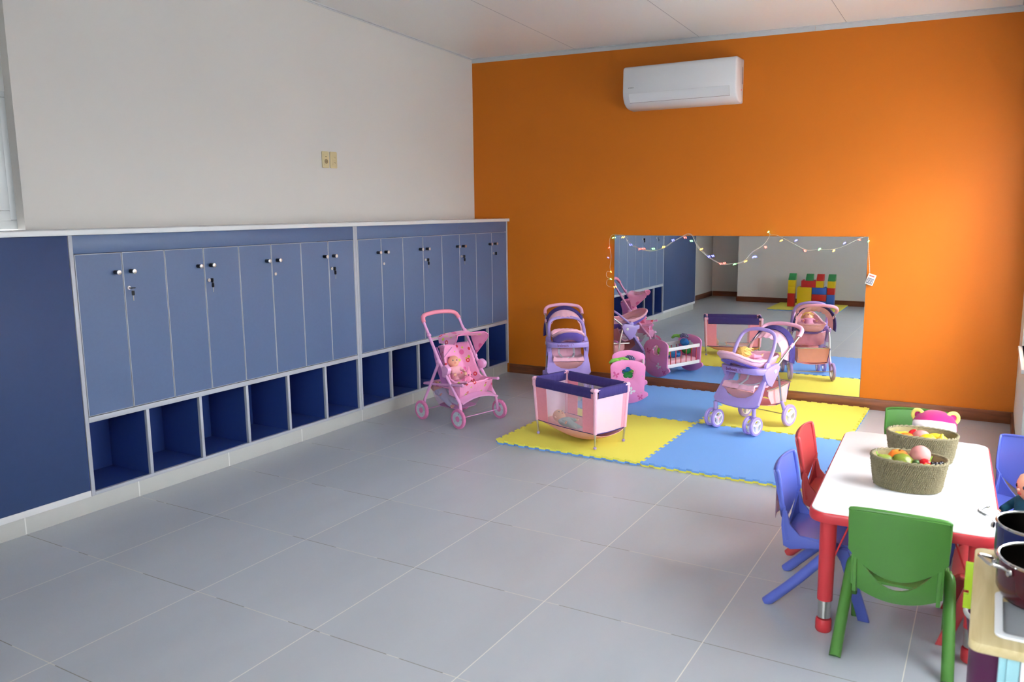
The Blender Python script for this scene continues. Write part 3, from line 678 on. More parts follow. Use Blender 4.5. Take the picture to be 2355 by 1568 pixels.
# ------------------------------------------------------------------ toy fruit
FM = {k: mat('fruit_'+k, c, rough=r, noise=n, nscale=18, sss=.05) for k, c, r, n in (
    ('orange', 'f0781e', .45, .06), ('green', '6e7820', .32, .18), ('lime', '87943a', .35, .15), ('peach', 'c27f7a', .75, .10), ('red', 'd31d26', .22, .08), ('yellow', 'f2c321', .35, .10),
    ('banana', 'd9b92c', .45, .12), ('lemon', 'dfc93a', .4, .1), ('grape', '17151d', .2, .1), ('stem', '4b4a22', .7, .1), ('leaf', '8cc63a', .5, .1), ('stripe', '3e5a26', .5, .3))}
FG = 'toy fruit in the near basket'; FH = 'toy fruit in the far basket'
def fruit(kind, label, cat, x, y, z, parts, rot=(0, 0, 0), grp=FG):
    t = thing(kind, label, cat, (x, y, z), rot=rot, group=grp)
    for n, mb_, mk in parts: mb_.build(n, FM[mk], t, smooth=60)
    return t
def body(prof, seg=20, sx=1, sy=1): return MB().lathe(prof, seg, sx=sx, sy=sy)
def apple(r, sq=.92): return [(0, -r*sq*.86), (r*.30, -r*sq*.95), (r*.65, -r*sq*.78), (r*.93, -r*sq*.30), (r, r*.1), (r*.93, r*sq*.5), (r*.68, r*sq*.85), (r*.35, r*sq*.97), (r*.12, r*sq*.86), (0, r*sq*.78)]
def pear(r, l): return [(0, -r), (r*.5, -r*.88), (r*.9, -r*.4), (r, 0), (r*.9, r*.45), (r*.62, r*.95), (r*.42, l*.7), (r*.30, l*.9), (r*.12, l), (0, l*.99)]
def egg(r, l): return [(0, -l), (r*.45, -l*.88), (r*.85, -l*.45), (r, 0), (r*.9, l*.42), (r*.5, l*.85), (r*.15, l*.99), (0, l)]
def stem(z, h, r=.0022, bend=.006): return MB().tube([(0, 0, z), (bend*.4, 0, z+h*.6), (bend, 0, z+h)], [r, r*.8, r*1.1], 6)
cx_, cy_ = 3.541, 1.178; zt = BZ+.10
fruit('toy_orange', 'orange toy fruit at the back of the near basket', 'toy fruit', cx_-.036, cy_+.026, zt-.010, [('flesh', body(apple(.036)), 'orange'), ('stem', stem(.031, .004), 'stem')])
fruit('toy_mango', 'big olive green toy fruit at the front of the near basket', 'toy fruit', cx_-.014, cy_-.026, zt-.006, [('flesh', body(egg(.033, .042)), 'green'), ('stem', stem(.040, .006), 'stem')], (radians(62), 0, radians(-62)))
fruit('toy_pear', 'light green toy pear at the left end of the near basket', 'toy fruit', cx_-.070, cy_-.004, zt-.016, [('flesh', body(pear(.025, .040)), 'lime'), ('stem', stem(.038, .014, .0018, .006), 'leaf')], (radians(18), radians(-50), 0))
fruit('toy_peach', 'fuzzy pink toy peach on top of the near basket', 'toy fruit', cx_+.034, cy_+.012, zt+.016, [('flesh', body(apple(.035, .96)), 'peach'), ('stem', MB().lathe([(.004, -.033), (.003, -.0315), (0, -.0305)], 10), 'stem')], (radians(-64), radians(6), 0))
fruit('toy_strawberry', 'shiny red toy strawberry right of the peach in the near basket', 'toy fruit', cx_+.052, cy_-.030, zt+.004, [('flesh', body(egg(.016, .022)), 'red')], (radians(75), 0, radians(50)))
fruit('toy_melon', 'small striped green toy melon beside the strawberry', 'toy fruit', cx_+.026, cy_-.036, zt+.002, [('flesh', body(egg(.012, .014)), 'stripe')], (radians(60), 0, radians(20)))
fruit('toy_lemon', 'orange yellow toy fruit low at the near rim of the basket', 'toy fruit', cx_+.060, cy_-.050, zt-.010, [('flesh', body(egg(.018, .024)), 'yellow')], (0, radians(80), 0))
gt = thing('toy_grapes', 'bunch of black toy grapes at the right end of the near basket', 'toy fruit', (cx_+.086, cy_-.014, zt-.004), group=FG)
for i in range(11):
    a = i*2.4; MB().ball((.016*cos(a)*(i/11)**.5*1.3, .018*sin(a)*(i/11)**.5*1.3, .004*(i % 3)), .0085, 12).build('grape', FM['grape'], gt)
MB().tube([(-.016, 0, 0), (-.018, 0, .016), (-.013, .002, .030)], .0022, 6).build('stem', FM['leaf'], gt)
cx_, cy_ = 3.556, 1.555; zt = BZ+.10
fruit('toy_strawberry', 'red toy strawberry lying in the far basket', 'toy fruit', cx_-.028, cy_+.016, zt-.006, [('flesh', body(egg(.021, .029)), 'red')], (radians(80), 0, radians(-35)), FH)
fruit('toy_peach', 'pinkish toy peach in the middle of the far basket', 'toy fruit', cx_-.002, cy_-.010, zt-.012, [('flesh', body(apple(.033, .95)), 'peach')], (radians(-30), 0, 0), FH)
fruit('toy_lemon', 'bright yellow toy lemon at the near rim of the far basket', 'toy fruit', cx_+.022, cy_-.040, zt-.008, [('flesh', body(egg(.025, .034)), 'yellow')], (0, radians(84), radians(-12)), FH)
fruit('toy_orange', 'orange toy fruit half hidden at the left of the far basket', 'toy fruit', cx_-.052, cy_-.028, zt-.018, [('flesh', body(apple(.028)), 'orange')], (0, 0, 0), FH)
fruit('toy_pear', 'yellow toy pear pointing left in the far basket', 'toy fruit', cx_-.058, cy_+.026, zt-.022, [('flesh', body(pear(.022, .044)), 'lemon')], (0, radians(-72), 0), FH)
fruit('toy_pear', 'small yellow toy pear standing at the right of the far basket', 'toy fruit', cx_+.068, cy_-.034, zt-.008, [('flesh', body(pear(.017, .030)), 'banana')], (0, radians(6), 0), FH)
bt = thing('toy_banana', 'curved yellow toy banana along the back of the far basket', 'toy fruit', (cx_+.050, cy_+.014, zt-.022), rot=(0, 0, radians(-10)), group=FH)
bp = [(.058*math.sin(a), 0, .058*math.cos(a)-.040) for a in [(-1.0+2.0*i/14) for i in range(15)]]
MB().tube(bp, [.004]+[.0135*sin(pi*(i+1.4)/16.5)**.45 for i in range(1, 14)]+[.004], 10).build('peel', FM['banana'], bt); MB().tube([bp[-1], (bp[-1][0]+.006, 0, bp[-1][2]-.012)], .0035, 6).build('stem', FM['leaf'], bt)

# ------------------------------------------------------------------ plush bear on the far chair
M_MAG = mat('magenta_plush', 'c01f70', rough=.95, sheen=.15, noise=.06, nscale=80, bump=.3, bscale=300, bdist=.002); M_WPL = mat('white_plush', 'efe6e2', rough=.95, sheen=.5, noise=.03, nscale=60, bump=.25, bscale=300, bdist=.002)
M_YPL = mat('yellow_plush', 'e6dd68', rough=.95, sheen=.6, noise=.05, nscale=60)
t = thing('plush_bear', 'magenta and white plush bear with yellow ears on the far green chair', 'plush toy', (3.575, 2.04, .300), pi)
m = MB(); m.ball((0, -.005, .030), (.075, .062, .070), 20); m.build('body', M_MAG, t)
h = MB().lathe([(0, -.068), (.045, -.060), (.075, -.030), (.089, .0), (.087, .030), (.068, .060), (.038, .075), (0, .080)], 28).build('head', M_MAG, t, loc=(0, .01, .165))
HP = [(0, -.068), (.045, -.060), (.075, -.030), (.089, .0), (.087, .030), (.068, .060), (.038, .075), (0, .080)]
def hrad(z):
    for (r1, z1), (r2, z2) in zip(HP, HP[1:]):
        if z1 <= z <= z2: return r1+(r2-r1)*(z-z1)/(z2-z1)
    return 0
def face(u, v):
    a = (u-.5)*2.3; z = -.055+(.093+.014*cos(a*1.4))*v; r = hrad(z)+.0035; return (r*sin(a), r*cos(a), z)
MB().grid(face, 40, 30, th=.003).build('face_patch', M_WPL, h, smooth=80)
for s in (-1, 1):
    e = MB(); e.tube([(.024*cos(a), 0, .024*sin(a)) for a in [2*pi*i/18 for i in range(18)]], .0085, 8, closed=True); eo = e.build('ear', M_YPL, h, loc=(s*.068, -.006, .052), rot=(0, radians(s*25), radians(-s*25)))
    MB().ball((0, -.004, 0), (.019, .008, .019), 14).build('ear_lining', M_MAG, eo)
    MB().tube([(s*.05, .01, .09), (s*.085, .04, .06), (s*.085, .085, .045)], [.024, .021, .017], 10).build('arm', M_MAG, t)
    MB().tube([(s*.03, .03, .03), (s*.05, .085, .024), (s*.055, .125, .022)], [.027, .024, .020], 10).build('leg', M_MAG, t)

# ------------------------------------------------------------------ toy kitchen, pots, stool, bin
M_OAK = m_wood('pale_oak_board', 'dccb9c', 'c6b27d', sc=(14, 1.2, 14), rough=.5); M_KW = mat('kitchen_white', 'e9ecee', rough=.4, noise=.01); M_KB = mat('kitchen_pale_blue', '9fd0d8', rough=.4)
M_TRAY = mat('sink_grey', '9a9fa3', rough=.45, noise=.02); M_LIME = mat('lime_board', 'a6c51e', rough=.45)
KX, KY = 3.962, .038
t = thing('toy_kitchen', 'toy kitchen with pale wooden counter at the bottom right corner', 'toy kitchen', (KX, KY, 0))
m = MB(); m.prism(rrect(.400, .520, .022, 6), .580, .600, bev=.003, holes=[rrect(.235, .175, .012, 3, -.026, -.110)]); m.build('counter', M_OAK, t)
m = MB(); m.prism(rrect(.262, .220, .018, 4, -.026, -.110), .6005, .606, bev=.002, holes=[rrect(.232, .186, .012, 3, -.026, -.110)]); m.build('sink_rim', M_KW, t)
m = MB(); m.prism(rrect(.234, .174, .012, 3, -.026, -.110), .588, .594); m.build('sink_basin', M_TRAY, t)
m = MB(); m.box((.035, -.235, .300), (.290, .012, .558), bev=.001); m.build('front_panel', M_KW, t)
for s in (-1, 1): MB().box((.035+s*.148, -.005, .300), (.012, .44, .558), bev=.001).build('side_panel', M_KW, t)
m = MB(); m.box((-.1225, -.237, .535), (.022, .010, .09), bev=.002); m.box((-.140, -.225, .535), (.013, .02, .09), bev=.002); m.build('corner_strip', M_KB, t)
m = MB(); m.prism([(-.217, .440), (-.217, .478), (-.206, .478), (-.206, .488), (-.217, .488), (-.217, .560), (-.150, .560), (-.150, .440)], .245, .257, Matrix(((1, 0, 0, 0), (0, 0, 1, 0), (0, 1, 0, 0), (0, 0, 0, 1))), bev=.002); m.build('back_board', M_LIME, t)
M_PIN = mat('pot_inside_steel', '5e5a54', rough=.24, metal=1); M_MAR = mat('maroon_enamel', '3e1019', rough=.22, coat=.25); M_NAVP = mat('navy_enamel', '141c4c', rough=.22, coat=.25); M_CHR = mat('polished_steel', 'd9d8d4', rough=.12, metal=1)
def pot(label, x, y, z, r, h, mt, ha, hz):
    t = thing('toy_pot', label, 'pot', (x, y, z), group='toy cooking pots on the kitchen counter')
    MB().lathe([(0, 0), (r*.86, 0), (r*.90, .004), (r*.99, .02), (r, .035), (r, h-.004), (r*.992, h)], 48, caps=False).build('wall', mt, t)
    MB().lathe([(r*.965, h), (r*.965, .03), (r*.93, .010), (0, .006)], 48, caps=False).build('inner_wall', M_PIN, t)
    MB().tube([(r*.99*cos(2*pi*i/48), r*.99*sin(2*pi*i/48), h) for i in range(48)], .0034, 8, closed=True).build('rim', M_CHR, t)
    MB().lathe([(0, .0), (r*.87, .0), (r*.87, .006), (0, .006)], 40).build('base_plate', M_DSTEEL, t, loc=(0, 0, -.0005))
    for s in (0, pi):
        a = ha+s; m = MB(); q = T(0, 0, h-.014, 0, 0, a)
        m.tube(spline([(r, -.030, hz*.0), (r+.014, -.029, .004+hz), (r+.036, -.024, .010+hz), (r+.038, 0, .011+hz), (r+.036, .024, .010+hz), (r+.014, .029, .004+hz), (r, .030, hz*.0)], 5), .0036, 8, m=q)
        m.build('handle', M_CHR, t)
        for k in (-.030, .030): MB().lathe([(.008, -.002), (.008, .003), (.005, .005), (0, .005)], 12, T(0, 0, h-.016, 0, 0, a) @ T(r, k, 0, 0, radians(90), 0)).build('rivet', M_CHR, t)
    return t
pot('maroon toy pot with steel loop handles, nearer the camera on the counter', 3.900, .048, .6006, .096, .088, M_MAR, radians(205), .004)
pot('navy blue toy pot with steel loop handles, behind the maroon one', 3.890, .238, .6006, .090, .098, M_NAVP, radians(160), .010)
M_PUR = mat('plum_plastic', '5c1d4c', rough=.35); M_LIL = mat('lilac_edge', '8d86d8', rough=.4); M_GREYR = mat('grey_rim', 'a9a9a6', rough=.4)
t = thing('toy_bin', 'tall plum plastic bin with grey rim behind the toy kitchen', 'bin', (3.826, .385, 0))
MB().lathe([(.058, 0), (.060, .30), (.074, .39), (.070, .39), (.056, .30), (.054, .012), (0, .012)], 40, caps=False).build('bin_wall', M_PUR, t); MB().lathe([(0, 0), (.058, 0), (.058, .004), (0, .004)], 32).build('bottom', M_PUR, t)
MB().tube([(.074*cos(2*pi*i/40), .074*sin(2*pi*i/40), .391) for i in range(40)], .006, 8, closed=True).build('rim', M_GREYR, t)
t = thing('round_stool', 'white round stool top with lilac edge at the bottom right corner', 'stool', (3.985, -.46, 0))
MB().lathe([(0, .496), (.145, .496), (.153, .491), (.155, .484), (.150, .478), (0, .478)], 48, caps=False).build('seat', M_KW, t); MB().tube([(.153*cos(2*pi*i/48), .153*sin(2*pi*i/48), .482) for i in range(48)], .004, 8, closed=True).build('seat_edge', M_LIL, t)
for k in range(4):
    a = pi/4+k*pi/2; MB().tube([(.09*cos(a), .09*sin(a), .478), (.13*cos(a), .13*sin(a), 0)], .013, 10).build('leg', M_KW, t)

# ------------------------------------------------------------------ dolls
def skinned(joints, edges, name, mt, parent, sub=2):
    """one continuous surface grown over a skeleton: joints = [(x,y,z,r)]"""
    me = bpy.data.meshes.new('tmp'); me.from_pydata([j[:3] for j in joints], edges, []); o = bpy.data.objects.new('tmp', me); COL.objects.link(o)
    k = o.modifiers.new('s', 'SKIN'); k.use_smooth_shade = True
    for i, j in enumerate(joints):
        sv = me.skin_vertices[0].data[i]; sv.radius = (j[3], j[3]); sv.use_root = (i == 0)
    u = o.modifiers.new('u', 'SUBSURF'); u.levels = sub; u.render_levels = sub
    dg = bpy.context.evaluated_depsgraph_get(); m2 = bpy.data.meshes.new_from_object(o.evaluated_get(dg)); bpy.data.objects.remove(o)
    m2.materials.clear(); m2.materials.append(mt); m2.name = name
    for p in m2.polygons: p.use_smooth = True
    r = bpy.data.objects.new(name, m2); COL.objects.link(r); r.parent = parent; return r
M_SKIN = mat('doll_skin', 'e8b092', rough=.45, sss=.1, noise=.03, nscale=30); M_EYE = mat('doll_eye', '2f4a66', rough=.1); M_LIP = mat('doll_lip', 'cc5a4e', rough=.4)
M_HAIRB = mat('blond_doll_hair', 'e8c06a', rough=.6, noise=.2, nscale=90)
def doll(name, label, cat, loc, rot, s, cloth, hair=None, group=None, pose='sit', cloth2=None, hands=True):
    """small vinyl doll: origin at the hips, +Z spine, +Y front"""
    t = thing(name, label, cat, loc, rot=rot, group=group); mc = cloth
    if pose == 'sit': L = [(.045, .05, .0, .032), (.06, .12, .01, .026), (.06, .17, .0, .02)]
    elif pose == 'lie': L = [(.035, .01, -.05, .034), (.05, .02, -.11, .027), (.055, .03, -.16, .021)]
    J = [(0, 0, 0, .052), (0, .005, .06, .050), (0, 0, .115, .044), (0, 0, .135, .022)]; E = [(0, 1), (1, 2), (2, 3)]
    A = []
    for sd in (-1, 1):
        b = len(J); J += [(sd*L[0][0], L[0][1], L[0][2], L[0][3]), (sd*L[1][0], L[1][1], L[1][2], L[1][3]), (sd*L[2][0], L[2][1], L[2][2], L[2][3])]; E += [(0, b), (b, b+1), (b+1, b+2)]
        b = len(J); J += [(sd*.062, .008, .112, .024), (sd*.090, .030, .075, .020), (sd*.080, .075, .055, .017)] if pose == 'sit' else [(sd*.062, .006, .112, .024), (sd*.088, .016, .070, .020), (sd*.086, .040, .030, .017)]; E += [(2, b), (b, b+1), (b+1, b+2)]; A.append(J[-1])
    J = [tuple(c*s for c in j) for j in J]
    skinned(J, E, 'clothes', mc, t, 2)
    h = MB().lathe([(0, -.062), (.028, -.058), (.050, -.038), (.060, -.008), (.061, .018), (.052, .046), (.030, .064), (0, .070)], 24).build('head', M_SKIN, t, loc=(0, .004*s, .190*s)); h.scale = (s, s*1.02, s)
    for sd in (-1, 1):
        MB().ball((sd*.022, .055, .004), (.0075, .005, .0085), 10).build('eye', M_EYE, h)
        MB().ball((sd*.060, 0, -.002), (.008, .010, .013), 10).build('ear', M_SKIN, h)
        a = A[0 if sd < 0 else 1]
        if hands:
            m = MB(); c = Vector((sd*.078*s, .090*s, .052*s)) if pose == 'sit' else Vector((sd*.085*s, .050*s, .018*s)); m.ball(c, (.012*s, .016*s, .010*s), 10)
            for f in range(4): m.tube([c+Vector(((f-1.5)*.006*s, .010*s, 0)), c+Vector(((f-1.5)*.0075*s, (.026-.003*abs(f-1.5))*s, -.004*s))], [.0040*s, .0030*s], 6)
            m.tube([c+Vector((-sd*.008*s, .002*s, 0)), c+Vector((-sd*.018*s, .012*s, .003*s))], [.0042*s, .0032*s], 6); m.build('hand', M_SKIN, t)
        m = MB(); e = L[2]; m.tube([(sd*e[0]*s, e[1]*s, e[2]*s), (sd*e[0]*s, (e[1]+(.02 if pose == 'sit' else .004))*s, (e[2]+(.002 if pose == 'sit' else -.022))*s), (sd*e[0]*s, (e[1]+(.032 if pose == 'sit' else .03))*s, (e[2]+(.016 if pose == 'sit' else -.030))*s)], [.017*s, .018*s, .012*s], 10); m.build('foot', M_SKIN, t)
    MB().ball((0, .0625, -.010), (.006, .007, .006), 8).build('nose', M_SKIN, h); MB().ball((0, .056, -.028), (.013, .005, .0055), 10).build('mouth', M_LIP, h)
    if hair:
        m = MB()
        def hs(u, v):
            a = 2*pi*u; th = .05+1.75*v; r = 1.09+.05*sin(a*9+v*6)*v; y = -cos(a)
            th *= 1-.42*max(0, -y)*1.0
            return (.061*r*sin(th)*sin(a), .061*r*sin(th)*(-y)*-1 if False else .061*r*sin(th)*(-cos(a)), .004+.070*r*cos(th))
        m.grid(hs, 36, 10, th=0, cu=True)
        rr = random.Random(5)
        for i in range(60):
            a = rr.uniform(-2.5, 2.5)+pi; tz = rr.uniform(.3, 1); p = Vector((-.056*sin(a)*tz, .056*cos(a)*tz, .004+.066*sqrt(max(0, 1-tz*tz*.8)))); d = Vector((p.x, p.y, 0)); k_ = rr.uniform(.9, 1.2)
            m.tube(spline([p, p+d*.22+Vector((rr.uniform(-.01, .01), rr.uniform(-.01, .01), .006)), p+d*.42*k_+Vector((rr.uniform(-.02, .02), rr.uniform(-.01, .01), -.030*k_)), p+d*.40*k_+Vector((rr.uniform(-.02, .02), rr.uniform(-.015, .01), -.062*k_))], 3), .0042, 5)
        m.build('hair', hair, h, smooth=180)
    return t
CLO = {k: mat('cloth_'+k, c, rough=.9, noise=n, nscale=40, bump=.3, bscale=120, bdist=.004) for k, c, n in (('pinkdoll', 'efb6c0', .1), ('paleblue', 'b9cfe6', .1), ('greyteal', '9db4b4', .1), ('rose', 'e79fc0', .1), ('teal', '1d5a72', .15), ('lilacw', 'd9cfe2', .1))}

# ------------------------------------------------------------------ printed fabric: hearts and strawberries as soft blots
def m_print(name, base, alpha=1.0):
    m = mat(name, base, rough=.75, noise=.06, nscale=14, bump=.4, bscale=40, bdist=.006, sheen=.2); t = m.node_tree; p = P(m)
    tc = node(t, 'ShaderNodeTexCoord'); col = P(m).inputs['Base Color'].links[0].from_socket
    for sc, thr, c, off in ((13, .20, 'd8364a', 0), (13, .09, 'f4b9bd', 0), (11, .24, 'e06aa6', 4.1), (15, .17, 'c6cf4e', 9.3)):
        v = node(t, 'ShaderNodeTexVoronoi'); v.inputs['Scale'].default_value = sc; v.inputs['Randomness'].default_value = .8
        mp = node(t, 'ShaderNodeMapping'); mp.inputs['Location'].default_value = (off, off*.7, off*1.3); t.links.new(tc.outputs['Object'], mp.inputs[0]); t.links.new(mp.outputs[0], v.inputs['Vector'])
        col = mixc(t, mth(t, 'LESS_THAN', v.outputs['Distance'], thr), col, lin(c))
    t.links.new(col, p.inputs['Base Color']); return m
M_PRINT = m_print('heart_print_cloth', 'ee9fca'); M_PPL = mat('pink_plastic', 'e3a3d2', rough=.35, noise=.02); M_GRIP = mat('salmon_foam_grip', 'ec8fa5', rough=.85, noise=.04, nscale=80)
M_INNER = mat('mauve_lining', 'c77fc0', rough=.8, noise=.04); M_TIRE = mat('pink_tyre', 'e07fb2', rough=.6, noise=.03); M_HUB = mat('grey_hub', 'c9d2d8', rough=.3)
def net(name, col, a):
    m = mat(name, col, rough=.7, alpha=a, noise=.03); return m
M_NETP = net('pink_net', 'dfa3d0', .30)
def wheel_parts(parent, x, y, z, r, w, tyre, hub, cap, kind):
    q = T(x, y, z, radians(90), 0, 0)
    m = MB(); n = 56; prof_ = [(r*.74, -w/2), (r*.93, -w/2), (r, -w*.28), (r, w*.28), (r*.93, w/2), (r*.74, w/2)]
    m.grid(lambda u, v: (lambda k, a: ((prof_[k][0]+(.0018*(1 if int(u*40) % 2 else 0) if kind == 'lug' and k in (2, 3) else 0))*cos(a), (prof_[k][0]+(.0018*(1 if int(u*40) % 2 else 0) if kind == 'lug' and k in (2, 3) else 0))*sin(a), prof_[k][1]))(round(v*5), 2*pi*u), 80, 5, cu=True, m=q)
    m.grid(lambda u, v: (r*.74*cos(2*pi*u), r*.74*sin(2*pi*u), w/2-w*v), 48, 1, cu=True, m=q)
    wo = m.build('wheel', tyre, parent)
    if kind == 'lug':
        holes = []
        for k in range(5):
            a = 2*pi*k/5; c = (r*.53*cos(a), r*.53*sin(a)); holes.append([(c[0]+r*.10*cos(b)*1.0, c[1]+r*.10*sin(b)) for b in [2*pi*i/10 for i in range(10)]])
        m = MB(); m.prism([(r*.75*cos(2*pi*i/40), r*.75*sin(2*pi*i/40)) for i in range(40)], -w*.32, w*.32, q, holes=holes); m.build('hub', hub, wo)
        m = MB(); m.lathe([(r*.30, -w*.36), (r*.30, w*.36), (r*.22, w*.44), (0, w*.44)], 20, q); m.lathe([(r*.30, -w*.30), (r*.28, -w*.42), (0, -w*.42)], 20, q); m.build('hub_cap', cap, wo)
    else:
        m = MB(); m.prism([(r*.76*cos(2*pi*i/40), r*.76*sin(2*pi*i/40)) for i in range(40)], -w*.42, w*.42, q, holes=[[(r*.62*cos(2*pi*i/36), r*.62*sin(2*pi*i/36)) for i in range(36)]])
        for k in range(3):
            a = 2*pi*k/3+.5; m.prism([(0, -r*.13), (r*.66, -r*.11), (r*.66, r*.11), (0, r*.13)], -w*.36, w*.36, q @ Matrix.Rotation(a, 4, 'Z'))
        m.build('spoke_ring', hub, wo)
        m = MB()
        for k in range(3): m.prism([(0, -r*.06), (r*.40, -r*.05), (r*.40, r*.05), (0, r*.06)], -w*.40, w*.40, q @ Matrix.Rotation(2*pi*k/3+.5, 4, 'Z'))
        m.lathe([(0, -w*.46), (r*.13, -w*.46), (r*.13, w*.46), (0, w*.46)], 14, q); m.build('hub_cap', cap, wo)
    return wo

# ------------------------------------------------------------------ pink printed doll stroller
HX = .165
t = thing('doll_stroller', 'pink doll stroller with heart print seat and open sunshade by the lockers', 'toy stroller', (.61, 2.69, 0), radians(-14))
for s in (-1, 1):
    y = s*HX
    m = MB(); m.tube([(-.150, y*.98, .630), (-.120, y, .585), (-.02, y, .425), (.045, y, .335), (.120, y, .240), (.180, y, .165), (.190, y*1.02, .118), (.190, y*1.06, .068)], .0105, 12); m.build('front_tube', M_PPL, t)
    m = MB(); m.tube([(-.025, y, .428), (-.11, y*1.02, .27), (-.180, y*1.05, .140), (-.190, y*1.06, .068)], .0100, 12); m.build('rear_leg', M_PPL, t)
    MB().ball((-.026, y*1.02, .425), (.022, .014, .020), 14).build('joint', M_PPL, t); MB().ball((-.125, y*1.0, .596), (.018, .015, .016), 14).build('joint', M_PPL, t)
    m = MB(); m.prism(rrect(.062, .058, .020, 5), -.017, .017, T(.050, y, .378, radians(90), radians(0), 0) @ Matrix.Rotation(radians(-25), 4, 'Z'), bev=.006); m.box((.030, y, .345), (.03, .026, .04), bev=.006); m.build('armrest', M_PPL, t)
    m = MB(); m.tube([(-.190, y, .255), (0, y, .270), (.205, y, .292)], .0085, 10); m.ball((.205, y, .292), .012, 10); m.build('side_bar', M_PPL, t)
    for x in (-.190, .190): wheel_parts(t, x, y*1.17, .0685, .0665, .022, M_TIRE, M_HUB, M_TIRE, 'lug')
m = MB(); hp = spline([(-.150, -HX*.98, .630), (-.185, -HX*.97, .690), (-.208, -HX*.84, .722), (-.214, -HX*.45, .734), (-.215, 0, .737), (-.214, HX*.45, .734), (-.208, HX*.84, .722), (-.185, HX*.97, .690), (-.150, HX*.98, .630)], 6)
m.tube(hp, .0095, 12); m.build('handle', M_PPL, t); MB().tube(hp[5:-5], .0145, 14).build('handle_grip', M_GRIP, t)
m = MB(); m.tube([(-.190, -HX*1.1, .0685), (-.190, HX*1.1, .0685)], .0030, 8); m.build('rear_axle', M_PPL, t); m = MB(); m.tube([(.190, -HX*1.1, .0685), (.190, HX*1.1, .0685)], .0030, 8); m.build('front_axle', M_PPL, t)
MB().tube([(-.19, -HX, .255), (-.195, 0, .252), (-.19, HX, .255)], .0085, 10).build('rear_bar', M_PPL, t); MB().tube([(-.11, -HX, .572), (-.11, HX, .572)], .0040, 8).build('cross_bar', M_PPL, t)
m = MB(); m.grid(lambda u, v: (.145+.060*v, (u-.5)*2*HX*.98, .172+.030*(1-(2*u-1)**2)-.012*v), 16, 4, th=.012); m.build('footrest', M_PPL, t)
# seat: padded cloth shell, back leaning, wings at the sides
def seat(u, v):
    X = (u-.5)*2; k = abs(X)
    path = [(-.125, .505), (-.105, .44), (-.060, .34), (-.010, .262), (.045, .245), (.110, .262), (.165, .282)]
    f = v*(len(path)-1); i = min(int(f), len(path)-2); a = Vector((*path[i], 0)).lerp(Vector((*path[i+1], 0)), f-i)
    w = .118+.030*sin(pi*min(1, v*1.1)); wing = max(0, (k-.62)/.38)**1.4
    return (a.x+wing*.095*(1-v*.75), X*w-(.012*wing*(1 if X > 0 else -1)), a.y+wing*(.020+.07*v*(1-v)*1.6)+.004*sin(u*30)*.3)
m = MB(); m.grid(seat, 28, 28, th=.010); m.build('seat', M_PRINT, t, smooth=80)
m = MB(); m.tube([seat(i/24, .0) for i in range(25)], .010, 8); m.tube([seat(0, j/20) for j in range(21)], .006, 8); m.tube([seat(1, j/20) for j in range(21)], .006, 8); m.build('seat_piping', M_PRINT, t)
for s in (-1, 1): MB().prism([(-.128, .50), (-.085, .515), (-.02, .40), (.03, .30), (.10, .255), (.02, .235), (-.04, .26), (-.09, .36)], s*.128, s*.132, Matrix(((1, 0, 0, 0), (0, 0, 1, 0), (0, 1, 0, 0), (0, 0, 0, 1)))).build('seat_side', M_INNER, t)
m = MB(); m.grid(lambda u, v: (.168-.055*v+.012*sin(u*12)*v, (u-.5)*2*.148, .285-.105*v), 18, 6, th=.004); m.build('front_skirt', M_PRINT, t)
for s in (-1, 1): MB().grid(lambda u, v: (.05+.115*u, s*(.150-.004*v), .300-.095*v-.01*u), 8, 6, th=.003).build('side_skirt', M_PRINT, t)
# sunshade on two hoops
def hoop(u, cx, cz, w=.150, px=.0, pz=.445):
    a = u*4
    if a < 1.4: f = a/1.4; return Vector((px+(cx-px)*f, -w-.004+.010*f*f, pz+(cz-.018-pz)*f))
    if a < 1.7: f = (a-1.4)/.3; return Vector((cx, -w+.006+.022*f, cz-.018+.018*sin(f*pi/2)))
    if a < 2.3: f = (a-1.7)/.6; return Vector((cx, (-w+.028)*(1-f)+(w-.028)*f, cz+.006*sin(pi*f)))
    if a < 2.6: f = 1-(a-2.3)/.3; return Vector((cx, w-.006-.022*f, cz-.018+.018*sin(f*pi/2)))
    f = 1-(a-2.6)/1.4; return Vector((px+(cx-px)*f, w+.004-.010*f*f, pz+(cz-.018-pz)*f))
def can(u, v):
    u = .26+.74*u; a = hoop(u, -.050, .603); b = hoop(u, .150, .612); b.x -= .055*sin(pi*u)**2*0 + .050*max(0, 1-abs(u-.5)*5)
    p_ = a.lerp(b, v); e = min(1, (u-.26)*3.2, (1-u)*2.2); p_.z -= .030*sin(pi*v)*e; return p_
m = MB(); m.grid(can, 40, 10, th=.003); m.build('sunshade', M_PRINT, t, smooth=70)
m = MB(); m.tube([can(i/40, 1) for i in range(41)], .0042, 8); m.build('sunshade_rim', M_TIRE, t)
MB().tube([hoop(.02, .150, .612), hoop(.10, .150, .612), hoop(.22, .150, .612)], .0028, 6).build('sunshade_arm', M_PPL, t)
